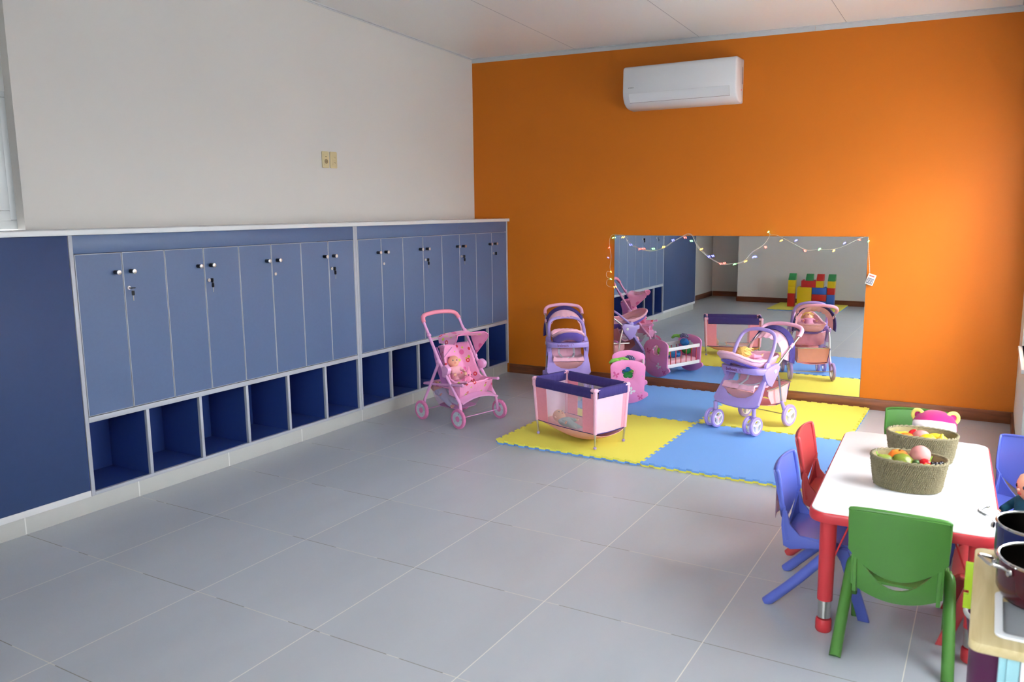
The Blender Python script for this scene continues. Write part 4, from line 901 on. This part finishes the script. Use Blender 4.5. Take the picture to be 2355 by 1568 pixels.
# net basket below
def bsk(u, v):
    a = 2*pi*u; c, s_ = cos(a), sin(a); k = (abs(c)**4+abs(s_)**4)**(-.25); r = 1-.28*v*v; return (-.030+.150*c*k*r, .148*s_*k*r, .250-.150*v**.8)
MB().grid(bsk, 48, 8, cu=True).build('net_basket', M_NETP, t); MB().tube([bsk(i/48, 0) for i in range(48)], .005, 8, closed=True).build('basket_hem', M_PRINT, t)
MB().prism([(p_[0], p_[1]) for p_ in [bsk(i/48, 1) for i in range(48)]], .098, .101).build('basket_floor', M_INNER, t)
PS = bpy.data.objects['doll_stroller']; PM = Matrix.Translation((.61, 2.69, 0)) @ Matrix.Rotation(radians(-14), 4, 'Z')
def wloc(M_, p): return tuple(M_ @ Vector(p))
doll('baby_doll', 'bald baby doll in pink sitting in the pink heart print stroller', 'doll', wloc(PM, (-.010, -.030, .292)), (radians(24), 0, radians(-90-14-25)), .62, CLO['pinkdoll'])
doll('baby_doll', 'baby doll in pale blue lying in the net basket under the pink stroller', 'doll', wloc(PM, (-.080, -.065, .150)), (radians(58), 0, radians(-90-14)), .62, CLO['paleblue'], pose='lie')
M_PINKPL = mat('pink_plush', 'f08db6', rough=.95, sheen=.5, noise=.05, nscale=60)
t = thing('plush_gnome', 'small pink plush with a pointed hat and dark eyes in the pink stroller', 'plush toy', wloc(PM, (.085, -.015, .280)), rot=(radians(-12), 0, radians(-90-14)))
MB().lathe([(0, 0), (.022, .004), (.026, .018), (.022, .036), (.012, .042)], 16).build('body', M_PINKPL, t)
h = MB().lathe([(0, -.020), (.020, -.014), (.026, 0), (.022, .014), (.012, .026), (.006, .042), (0, .058)], 18).build('head', M_PINKPL, t, loc=(0, 0, .056))
for s in (-1, 1): MB().ball((s*.012, .022, .002), .0042, 8).build('eye', M_BLACK, h); MB().tube([(s*.020, .006, .028), (s*.036, .016, .016)], [.007, .006], 8).build('arm', M_PINKPL, t)

# ------------------------------------------------------------------ lilac doll strollers with carrier
M_LILP = mat('lilac_plastic', 'a893d8', rough=.32, noise=.015); M_PCL = mat('pale_pink_cloth', 'eeb4c8', rough=.85, noise=.05, nscale=24, bump=.5, bscale=30, bdist=.006, sheen=.2)
M_PUC = mat('purple_cloth', '3a2e72', rough=.85, noise=.08, nscale=40, bump=.5, bscale=60, bdist=.005); M_WHP = mat('white_spokes', 'ecebf2', rough=.35); M_PKP = mat('pale_pink_plastic', 'ecb9d2', rough=.4)
M_SALM = mat('peach_cloth', 'f0aeb0', rough=.85, noise=.05, nscale=20, bump=.4, bscale=30, bdist=.006); M_STRAP = mat('white_strap', 'f2f1f6', rough=.7); M_LOGO = mat('plum_print', '7a2a6c', rough=.5); M_GRIPP = mat('pink_foam_grip', 'e8a8c4', rough=.85, noise=.03)
M_DPU = mat('deep_lilac_plastic', '6f5cb8', rough=.4)
def lilac_stroller(label, x, y, deg, arc=(-.090, .656), z0=0, sz=1, sv=.46):
    t = thing('doll_stroller', label, 'toy stroller', (x, y, z0), radians(deg), 'lilac doll strollers with carriers'); t.scale = (1, 1, sz); WY = .150
    for s in (-1, 1):
        y = s*WY
        MB().tube([(-.060, y, .405), (-.085, y*1.02, .33), (-.110, y*1.03, .20), (-.175, y*1.05, .095)], .0075, 10).build('rear_leg', M_STEEL, t)
        m = MB(); m.tube([(-.115, y*1.03, .185), (-.150, y*1.04, .125), (-.185, y*1.05, .078)], [.010, .014, .013], 10); m.build('wheel_bracket', M_LILP, t)
        wheel_parts(t, -.190, y*1.12, .0765, .0745, .024, M_LILP, M_WHP, M_PKP, 'spoke')
        for w_ in (-.026, .026): wheel_parts(t, .178, y*.98+w_, .0645, .0620, .020, M_LILP, M_WHP, M_PKP, 'spoke')
        m = MB(); m.lathe([(.011, .060), (.011, .085), (.016, .090), (.016, .098), (.013, .102), (.016, .106), (.016, .112), (.013, .116), (.016, .120), (.016, .126), (.013, .130), (.013, .175), (0, .175)], 16, T(.168, y*.98, 0)); m.tube([(.178, y*.98-.018, .0645), (.178, y*.98+.018, .0645)], .006, 8); m.build('spring_strut', M_LILP, t)
        m = MB(); m.prism([(-.080, .425), (-.050, .448), (.0, .440), (.060, .425), (.088, .398), (.072, .352), (.040, .312), (.004, .300), (-.055, .370)], s*(WY-.012), s*(WY+.014), Matrix(((1, 0, 0, 0), (0, 0, 1, 0), (0, 1, 0, 0), (0, 0, 0, 1))), bev=.005); m.build('link_plate', M_LILP, t)
        MB().lathe([(.013, 0), (.013, .004), (.010, .006), (0, .006)], 18, T(-.022, s*(WY+.014), .400, radians(-90*s), 0, 0)).build('button', M_WHP, t)
        MB().tube([(-.055, y, .425), (-.14, y, .488), (-.220, y, .546), (-.300, y, .602)], .0070, 10).build('handle_tube', M_STEEL, t)
        m = MB(); m.tube([(-.205, y, .536), (-.232, y, .556)], .011, 10); m.build('canopy_clip', M_PKP, t)
    hp = spline([(-.292, -WY, .597), (-.330, -WY*.98, .628), (-.356, -WY*.80, .650), (-.368, -WY*.4, .661), (-.370, 0, .664), (-.368, WY*.4, .661), (-.356, WY*.80, .650), (-.330, WY*.98, .628), (-.292, WY, .597)], 6)
    MB().tube(hp, .0135, 14).build('handle_grip', M_GRIPP, t)
    MB().tube([(-.190, -WY*1.1, .0765), (-.190, WY*1.1, .0765)], .003, 8).build('rear_axle', M_STEEL, t)
    # U shaped front frame with its foot plate
    Lh = sqrt(.150**2+.225**2); ang = math.atan2(.225, -.150)
    # plane: local s axis runs down-front from (.020,.395) to (.170,.170)
    q = Matrix(((0, .150/Lh, -.225/Lh*-1, .020), (1, 0, 0, 0), (0, -.225/Lh, .150/Lh, .395), (0, 0, 0, 1)))
    out = [(-.150, -.02)]+[(-.156, .10), (-.166, .19), (-.170, .240), (-.150, .262), (-.08, .274), (0, .278), (.08, .274), (.150, .262), (.170, .240), (.166, .19), (.156, .10), (.150, -.02)]
    inn = [(.124, -.02), (.126, .06), (.120, .130), (.100, .180), (.06, .206), (0, .214), (-.06, .206), (-.100, .180), (-.120, .130), (-.126, .06), (-.124, -.02)]
    m = MB(); m.prism(out+inn, -.012, .012, q, bev=.004); m.build('front_frame', M_LILP, t)
    m = MB()
    for k in range(7): m.box(((k-3)*.018, .236, -.0125), (.004, .030, .002), q)
    # tray
    tr = [(-.04, -.158), (.04, -.163), (.100, -.158), (.134, -.128), (.146, -.06), (.148, 0), (.146, .06), (.134, .128), (.100, .158), (.04, .163), (-.04, .158)]
    ti = [(-.04, .128), (.035, .128), (.066, .112), (.078, .06), (.080, 0), (.078, -.06), (.066, -.112), (.035, -.128), (-.04, -.128)]
    m = MB(); m.prism(tr+ti, .385, .425, bev=.008); m.build('front_bar', M_LILP, t)
    text_part('bebesit', .030, M_LOGO, t, (.1490, -.045, .397), (radians(90), 0, radians(90)), name='brand_print')
    MB().tube([(.1490, .028+.010*cos(a), .409+.011*sin(a)) for a in [2*pi*i/20 for i in range(15)]], .0010, 5).build('emblem', M_LOGO, t)
    # lower seat
    def st(u, v):
        X = (u-.5)*2; pth = [(.135, .275), (.120, .292), (.06, .285), (-.01, .270), (-.045, .285), (-.075, .34), (-.100, .395)]
        f = v*6; i = min(int(f), 5); a = Vector(pth[i]).lerp(Vector(pth[i+1]), f-i); b = .006*abs(sin(u*pi*4))*abs(sin(v*pi*3+.4))
        return (a.x, X*.118, a.y+b+.014*max(0, abs(X)-.8)/.2*(v > .1))
    MB().grid(st, 32, 24, th=-.012).build('lower_seat', M_PCL, t, smooth=70)
    for s in (-1, 1): MB().tube([(.112, s*.010, .302), (.03, s*.045, .298), (-.045, s*.060, .31), (-.088, s*.055, .39)], .009, 8, flat=.35).build('strap', M_STRAP, t)
    MB().box((.108, 0, .303), (.024, .036, .010), bev=.003).build('buckle', M_STRAP, t)
    MB().grid(lambda u, v: (.128-.10*v, (u-.5)*2*.112*(1-v*v*.75), .272-.115*v), 14, 8, th=.003).build('front_pouch', M_SALM, t)
    # basket and its wire
    def bk(u, v):
        X = (u-.5)*2; return (-.245+.018*v, X*.128*(1-.15*v), .285-.125*v+.008*X*X)
    MB().grid(bk, 16, 8, th=.003).build('basket_rear', M_SALM, t)
    MB().grid(lambda u, v: (-.235+.20*u, (v-.5)*2*.112, .160-.010*sin(pi*u)-.012*cos((v-.5)*pi)), 10, 10, th=.003).build('basket_floor', M_SALM, t)
    for s in (-1, 1): MB().prism([(-.245, .288), (-.02, .262), (-.02, .225), (-.06, .165), (-.225, .155)], s*.116, s*.120, Matrix(((1, 0, 0, 0), (0, 0, 1, 0), (0, 1, 0, 0), (0, 0, 0, 1)))).build('basket_side', M_SALM, t)
    MB().tube([(.02, -.135, .268), (-.12, -.136, .276), (-.268, -.120, .290), (-.276, 0, .292), (-.268, .120, .290), (-.12, .136, .276), (.02, .135, .268)], .0045, 8).build('basket_wire', M_STEEL, t)
    m = MB(); m.tube([(-.246, s_, .288) for s_ in (-.126, 0, .126)], .003, 6); m.tube([(-.246, .128, .288), (-.238, .120, .22), (-.228, .110, .158), (-.12, .114, .150)], .003, 6); m.build('basket_trim', M_PUC, t)
    # carrier: purple under-shell, padded cloth bowl, arc handle, hood
    def rimp(a): c, s_ = cos(a), sin(a); k_ = (abs(c)**2.8+abs(s_)**2.8)**(-1/2.8); return Vector((.035+.240*c*k_, .118*s_*k_, .468+.072*max(0, c*k_)**2+.012*max(0, -c)))
    def bowl(u, v, k=1.0, d=.0):
        a = 2*pi*u; r = rimp(a); b = Vector((.03+.60*(r.x-.03), r.y*.62, .405+.070*max(0, cos(a)))); e = sin(v*pi/2)
        return (r.x+(b.x-r.x)*(1-cos(v*pi/2))*1.0, r.y+(b.y-r.y)*(1-cos(v*pi/2)), r.z+(b.z-r.z)*e-d)
    MB().grid(lambda u, v: bowl(1-u, v), 48, 8, th=.006, cu=True).build('carrier_lining', M_PCL, t, smooth=80)
    MB().grid(lambda u, v: Vector(bowl(1-u, 1)).lerp(Vector((.02, 0, .420)), v)+Vector((0, 0, .001)), 48, 3, cu=True).build('carrier_floor', M_PCL, t, smooth=80)
    def shell(u, v):
        v0 = sv+.10*(1-cos(2*pi*u)); p_ = Vector(bowl(1-u, v0+(1-v0)*v)); c = Vector((.03, 0, p_.z)); return c+(p_-c)*1.012+Vector((0, 0, -.004-.012*v))
    MB().grid(shell, 48, 8, th=-.003, cu=True).build('carrier_shell', M_DPU, t, smooth=80)
    m = MB(); m.tube([rimp(2*pi*i/72)+Vector((0, 0,   .0015*sin(i*1.9))) for i in range(72)], .0100, 10, closed=True); m.build('carrier_rim', M_PCL, t, smooth=180)
    dx, dz = arc[0]-.030, arc[1]-.432
    ah = spline([(.030+dx*f, s_*.138*w_, .432+dz*f) for f, w_, s_ in ((-.03, 1, -1), (.2, 1.01, -1), (.56, 1.0, -1), (.82, .88, -1), (.95, .58, -1), (1, 0, 1), (.95, .58, 1), (.82, .88, 1), (.56, 1.0, 1), (.2, 1.01, 1), (-.03, 1, 1))], 6)
    MB().tube(ah, .0125, 12, flat=.75).build('carrier_handle', M_LILP, t)
    for s in (-1, 1): MB().lathe([(.026, -.008), (.026, .008), (.020, .012), (0, .012)], 22, T(.030, s*.140, .432, radians(-90*s), 0, 0)).build('handle_hub', M_LILP, t)
    def arch(u, w, z0, z1, x0, x1): a = pi*u; return Vector((x0+(x1-x0)*sin(a), -w*cos(a)*(1+.06*sin(a)), z0+(z1-z0)*sin(a)**.8))
    def hood(u, v):
        a = arch(u, .124, .470, .592, -.140, -.150); b = arch(u, .150, .440, .640, -.200, -.235); p_ = a.lerp(b, v); n_ = .0035*sin(u*60)*(1-v); p_.z += n_; return p_
    MB().grid(hood, 80, 6, th=.003).build('hood_lining', M_PCL, t, smooth=80)
    def trim(u, v):
        a = arch(u, .149, .440, .639, -.190, -.222); b = arch(u, .166, .425, .660, -.222, -.262); return a.lerp(b, v)
    MB().grid(trim, 60, 3, th=-.006).build('hood_trim', M_PUC, t, smooth=80)
    return t
lilac_stroller('lilac doll stroller standing on the blue and yellow mats before the mirror', 2.44, 3.35, -110.9, z0=.0222, sz=.968)
lilac_stroller('lilac doll stroller against the orange wall behind the playpen', .895, 3.775, -58, arc=(-.165, .585), sv=.10)
SM = Matrix.Translation((2.44, 3.35, 0)) @ Matrix.Rotation(radians(-110.9), 4, 'Z')
doll('blond_doll', 'blond doll in rose clothes lying in the stroller before the mirror', 'doll', wloc(SM, (-.030, 0, .462)), (radians(64), 0, radians(-110.9+90)), .62, CLO['rose'], hair=M_HAIRB, pose='lie')

# ------------------------------------------------------------------ doll playpen
PX, PY, PA = 1.585, 2.577, -18.1
M_NETW = net('white_pink_net', 'f3e2ee', .27); M_PKT = mat('pink_tube', 'efb5cb', rough=.6, noise=.04, nscale=60); M_PSTR = mat('pink_stripe_cloth', 'f298aa', rough=.8, noise=.06, nscale=50, bump=.5, bscale=70, bdist=.004)
M_PSHEER = net('pale_pink_sheer', 'f3d2e4', .74)
t = thing('doll_playpen', 'pink doll playpen with purple padded rails and net sides on the yellow mat', 'playpen', (PX, PY, .022), radians(PA)); PP = t
ct = {}
for sx in (-1, 1):
    for sy in (-1, 1):
        top = Vector((sx*.262, sy*.145, .362)); hem = Vector((sx*.250, sy*.132, .095)); ft = Vector((sx*.245, sy*.128, .0)); ct[sx, sy] = (top, hem, ft)
        MB().tube([top, hem], .0115, 12).build('post_sleeve', M_PKT, t)
        l = MB().tube([hem+(top-hem)*.1, ft+Vector((0, 0, .012))], .0062, 10).build('leg', M_STEEL, t); MB().ball(ft+Vector((0, 0, .0105)), (.0105, .0105, .0105), 14).build('foot_ball', M_LILP, l)
        m = MB(); m.ball(top, .0155, 12); m.tube([top, top+Vector((-sx*.030, 0, 0))], .0120, 10); m.tube([top, top+Vector((0, -sy*.030, 0))], .0120, 10); m.tube([top, top-Vector((0, 0, .045))], .0130, 10); m.build('corner_joint', M_PKT, t)
def rail(a, b, name='padded_rail'):
    e = (b-a); m = MB(); ex = e.normalized(); n_ = Vector((-ex.y, ex.x, 0))
    def f(u, v):
        ang = 2*pi*v; p_ = a+e*(.055+.89*u) if e.length < .4 else a+e*(.05+.90*u); wr = .0007*sin(u*38+v*5)+.0006*sin(u*91+v*9); c_, s__ = cos(ang), sin(ang); k_ = (abs(c_)**4+abs(s__)**4)**-.25
        return p_+n_*(.0125*c_*k_+wr)+Vector((0, 0, -.019+.031*s__*k_))
    m.grid(f, 60, 16); m.build(name, M_PUC, t, smooth=80)
    MB().tube([a, b], .006, 8).build('rail_tube', M_STEEL, t)
def side(a, b, sheer):
    (ta, ha, _), (tb, hb, _) = a, b
    def f(u, v): p_ = ta.lerp(tb, u).lerp(ha.lerp(hb, u), v); return p_+Vector((0, 0, -.02*(1-v)-.006*sin(pi*u)*v))
    if sheer:
        MB().grid(f, 12, 8).build('side_cloth', M_PSHEER, t)
        MB().grid(lambda u, v: Vector(f(.86+.12*u, v))*1.003, 4, 30).build('side_strip', M_PSTR, t)
    else:
        MB().grid(lambda u, v: f(.20+.60*u, v), 12, 8).build('net_panel', M_NETW, t)
        MB().grid(lambda u, v: f(.02+.18*u, v), 4, 30, th=.0015).build('side_strip', M_PSTR, t); MB().grid(lambda u, v: f(.80+.18*u, v), 4, 30, th=.0015).build('side_strip', M_PSTR, t)
for sy in (-1, 1): side(ct[-1, sy], ct[1, sy], False); rail(ct[-1, sy][0], ct[1, sy][0])
side(ct[1, -1], ct[1, 1], True); side(ct[-1, 1], ct[-1, -1], True); rail(ct[1, -1][0], ct[1, 1][0]); rail(ct[-1, -1][0], ct[-1, 1][0])
hm = [ct[-1, -1][1], ct[1, -1][1], ct[1, 1][1], ct[-1, 1][1]]
m = MB(); m.tube([h_+(0*h_) for i in range(4) for h_ in [hm[i].lerp(hm[(i+1) % 4], k/8)-Vector((0, 0, .005*sin(pi*k/8))) for k in range(8)]], .0032, 6, closed=True); m.build('hem', M_PUC, t)
def sag(u, v):
    a, b = hm[0].lerp(hm[1], u), hm[3].lerp(hm[2], u); p_ = a.lerp(b, v); d = (max(0, 1-((u-.55)/.55)**2))*(max(0, 1-((v-.5)/.5)**2))**.6; return p_-Vector((0, 0, .086*d))
MB().grid(sag, 28, 20, th=.002).build('hammock_floor', M_SALM, t, smooth=80)
PPM = Matrix.Translation((PX, PY, .022)) @ Matrix.Rotation(radians(PA), 4, 'Z')
doll('baby_doll', 'bald baby doll in grey lying inside the doll playpen', 'doll', wloc(PPM, (-.055, -.020, .066)), (radians(68), 0, radians(PA-90)), .62, CLO['greyteal'], pose='lie')
m = MB(); m.grid(lambda u, v: (.02+.19*u, -.085+.17*v, .070+.010*sin(u*7)*sin(v*5)+.018*u), 16, 14, th=.010); b = m.build('doll_blanket', M_PSHEER if False else M_PCL, smooth=80); b.location = (PX, PY, .022); b.rotation_euler = (0, 0, radians(PA)); tag(b, 'pale pink blanket lying in the doll playpen', 'blanket')

# ------------------------------------------------------------------ pink doll cradle
CM = Matrix.Translation((1.41, 3.78, .0225)) @ Matrix.Rotation(radians(111.8), 4, 'Z')
M_CRD = mat('pink_painted_board', 'f092cc', rough=.35, noise=.015); M_DEC = mat('dark_pink_decal', 'd8599a', rough=.5); M_CWH = mat('white_rail_paint', 'eeeef0', rough=.4); M_RSP = mat('red_spindle', 'd0353d', rough=.35)
t = thing('doll_cradle', 'pink wooden rocking doll cradle with flower cutout beside the mirror', 'cradle', (1.41, 3.78, .0225), radians(111.8))
def board_out():
    o = [(.128, .272)]
    o += [(.128*cos(a)*1.0+0, .272+.052*sin(a)) for a in [pi*i/16 for i in range(1, 16)]]
    o += [(-.128, .272), (-.120, .105), (-.122, .092), (-.138, .088), (-.148, .078), (-.149, .062), (-.138, .052)]
    o += [(-.138+.276*i/16, .052-.052*(1-((i-8)/8)**2)) for i in range(1, 16)]
    o += [(.138, .052), (.149, .062), (.148, .078), (.138, .088), (.122, .092), (.120, .105)]
    return o
def flower(r, cx=0, cy=0, n=80): return [(cx+r*(.70+.30*abs(cos(2.5*a))**.6)*cos(a+pi/2), cy+r*(.70+.30*abs(cos(2.5*a))**.6)*sin(a+pi/2)) for a in [2*pi*i/n for i in range(n)]]
YZ = Matrix(((0, 0, 1, 0), (1, 0, 0, 0), (0, 1, 0, 0), (0, 0, 0, 1)))
for s in (-1, 1):
    x = s*.213
    bd = MB().prism(board_out(), -.007, .007, T(x) @ YZ, holes=[flower(.045, 0, .228)], bev=.0025).build('end_board', M_CRD, t)
    d0 = s*.0072; q = T(x) @ YZ
    MB().prism(flower(.055, 0, .228), d0, d0+s*.0004, q, holes=[flower(.0535, 0, .228)]).build('flower_outline', M_DEC, bd)
    for (cx, cz, r, rt, mt_) in ((.088, .212, .024, .3, M_DEC), (-.026, .095, .026, .8, M_CWH), (-.092, .048, .020, -.2, M_DEC)):
        m = MB(); w = [(0, 0), (.35, .75), (.85, .95), (.95, .35), (.35, 0), (.75, -.25), (.7, -.8), (.3, -.75), (0, -.15), (-.3, -.75), (-.7, -.8), (-.75, -.25), (-.35, 0), (-.95, .35), (-.85, .95), (-.35, .75)]
        m.prism([(cx+r*(a*cos(rt)-b*sin(rt)), cz+r*(a*sin(rt)+b*cos(rt))) for a, b in w], d0, d0+s*.0005, q); m.build('butterfly', mt_, bd)
    MB().tube([(x+d0, yy, zz) for yy, zz in [(.080, .19), (.078, .15), (.05, .125), (.01, .12), (-.026, .10), (-.05, .09), (-.075, .075), (-.090, .055)]], .0008, 5).build('flight_line', M_DEC, bd)
    for yy, zz in ((.105, .205), (-.105, .205), (-.098, .085), (.098, .085)): MB().lathe([(.0045, 0), (.004, .0012*s), (0, .0012*s)], 12, T(x+d0, yy, zz, 0, radians(90), 0)).build('screw', M_STEEL, bd)
for s in (-1, 1):
    for z in (.243, .100): MB().box((0, s*.112, z), (.412, .012, .030), bev=.003).build('side_rail', M_CWH, t)
    for k in range(6): MB().tube([(-.165+.066*k, s*.112, .112), (-.165+.066*k, s*.112, .232)], .0036, 8).build('spindle', M_RSP, t)
MB().box((0, 0, .092), (.412, .206, .008)).build('base_panel', M_CWH, t)
def soft(nm, label, cat, p, r, mt, rot=0):
    o = MB().grid(lambda u, v: (lambda th, ph: (r[0]*sin(th)*cos(ph)*(1+.12*sin(3*ph+th*4)), r[1]*sin(th)*sin(ph)*(1+.10*cos(4*ph)), r[2]*cos(th)*(1+.08*sin(5*ph))))(pi*(.02+.96*v), 2*pi*u), 28, 16, cu=True).build(nm, mt, smooth=180)
    o.location = wloc(CM, p); o.rotation_euler = (0, 0, radians(111.8)+rot); tag(o, label, cat); return o
M_GRF = mat('lime_fleece', '8fd35a', rough=.95, noise=.15, nscale=50, bump=.5, bscale=120, bdist=.004); M_BLF = mat('blue_fleece', '2f7fc8', rough=.9, noise=.2, nscale=30, bump=.4, bscale=90); M_GRD = mat('green_rubber', '33a050', rough=.5, noise=.15)
m = MB(); m.box((0, 0, .119), (.380, .190, .040), bev=.015, seg=4); o = m.build('cradle_mattress', M_PCL, smooth=60); o.location = (1.41, 3.78, .0225); o.rotation_euler = (0, 0, radians(111.8)); tag(o, 'pale pink mattress lying inside the doll cradle', 'mattress')
soft('stuffed_ball', 'blue stuffed toy behind the flower cutout of the cradle', 'stuffed toy', (-.155, .012, .258), (.034, .045, .032), M_BLF)
soft('stuffed_toy', 'green stuffed toy behind the flower cutout of the cradle', 'stuffed toy', (-.165, -.004, .190), (.030, .050, .034), M_GRD)
soft('fleece_toy', 'lime green fleece toy heaped at the far end of the cradle', 'stuffed toy', (.120, .0, .215), (.060, .060, .055), M_GRF)
soft('cloth', 'blue fabric lying along the middle of the cradle', 'cloth', (-.03, .02, .165), (.085, .060, .028), M_BLF)
def m_stripe():
    m = mat('striped_sock_knit', '3c3a55', rough=.9); t_ = m.node_tree; tc = node(t_, 'ShaderNodeTexCoord'); w = node(t_, 'ShaderNodeTexWave'); w.inputs['Scale'].default_value = 28; w.bands_direction = 'X'; t_.links.new(tc.outputs['Object'], w.inputs[0])
    t_.links.new(mixc(t_, mth(t_, 'GREATER_THAN', w.outputs['Fac'], .6), lin('2c2a48'), lin('8f8ab8')), P(m).inputs['Base Color']); return m
o = MB().tube([(-.030, 0, 0), (-.01, 0, .010), (.015, 0, .008), (.036, 0, -.006)], [.020, .023, .022, .018], 16, flat=.8).build('striped_sock', m_stripe(), smooth=80); o.location = wloc(CM, (-.120, -.010, .315)); o.rotation_euler = (0, 0, 0); tag(o, 'dark sock with pale stripes sticking up from the cradle', 'sock')
o = MB().tube([(-.035, .004, .002), (-.01, -.004, .010), (.02, .004, .004), (.040, 0, -.016)], [.016, .021, .020, .013], 14, flat=.7).build('fleece_cloth', M_GRF, smooth=80); o.location = wloc(CM, (-.140, .095, .300)); o.rotation_euler = (0, 0, radians(190)); tag(o, 'lime green fleece cloth hanging over the left rim of the cradle', 'cloth')
o = MB().tube([(-.05, 0, 0), (0, 0, .010), (.04, 0, .002)], [.010, .014, .010], 12, flat=.7).build('fleece_strip', M_GRF, smooth=80); o.location = wloc(CM, (-.130, .035, .312)); o.rotation_euler = (0, 0, 0); tag(o, 'lime green fleece strip between the cloth and the striped sock', 'cloth')
t = thing('toy_bottle', 'pink toy bottle with cream cap standing in the cradle near the mirror', 'toy bottle', wloc(CM, (.172, .062, .150)), rot=(radians(18), radians(12), 0))
MB().lathe([(0, 0), (.020, 0), (.022, .01), (.021, .085), (.018, .095)], 18).build('bottle', M_PKP, t); MB().lathe([(.0205, .092), (.022, .098), (.020, .118), (.0, .122)], 18).build('cap', mat('cream_cap', 'efe6c4', rough=.5), t)

# ------------------------------------------------------------------ doll on the right hand blue chair
doll('boy_doll', 'bald doll in teal clothes sitting on the blue chair at the right border', 'doll', (3.922, 1.440, .274), (radians(4), 0, radians(125)), .82, CLO['teal'])
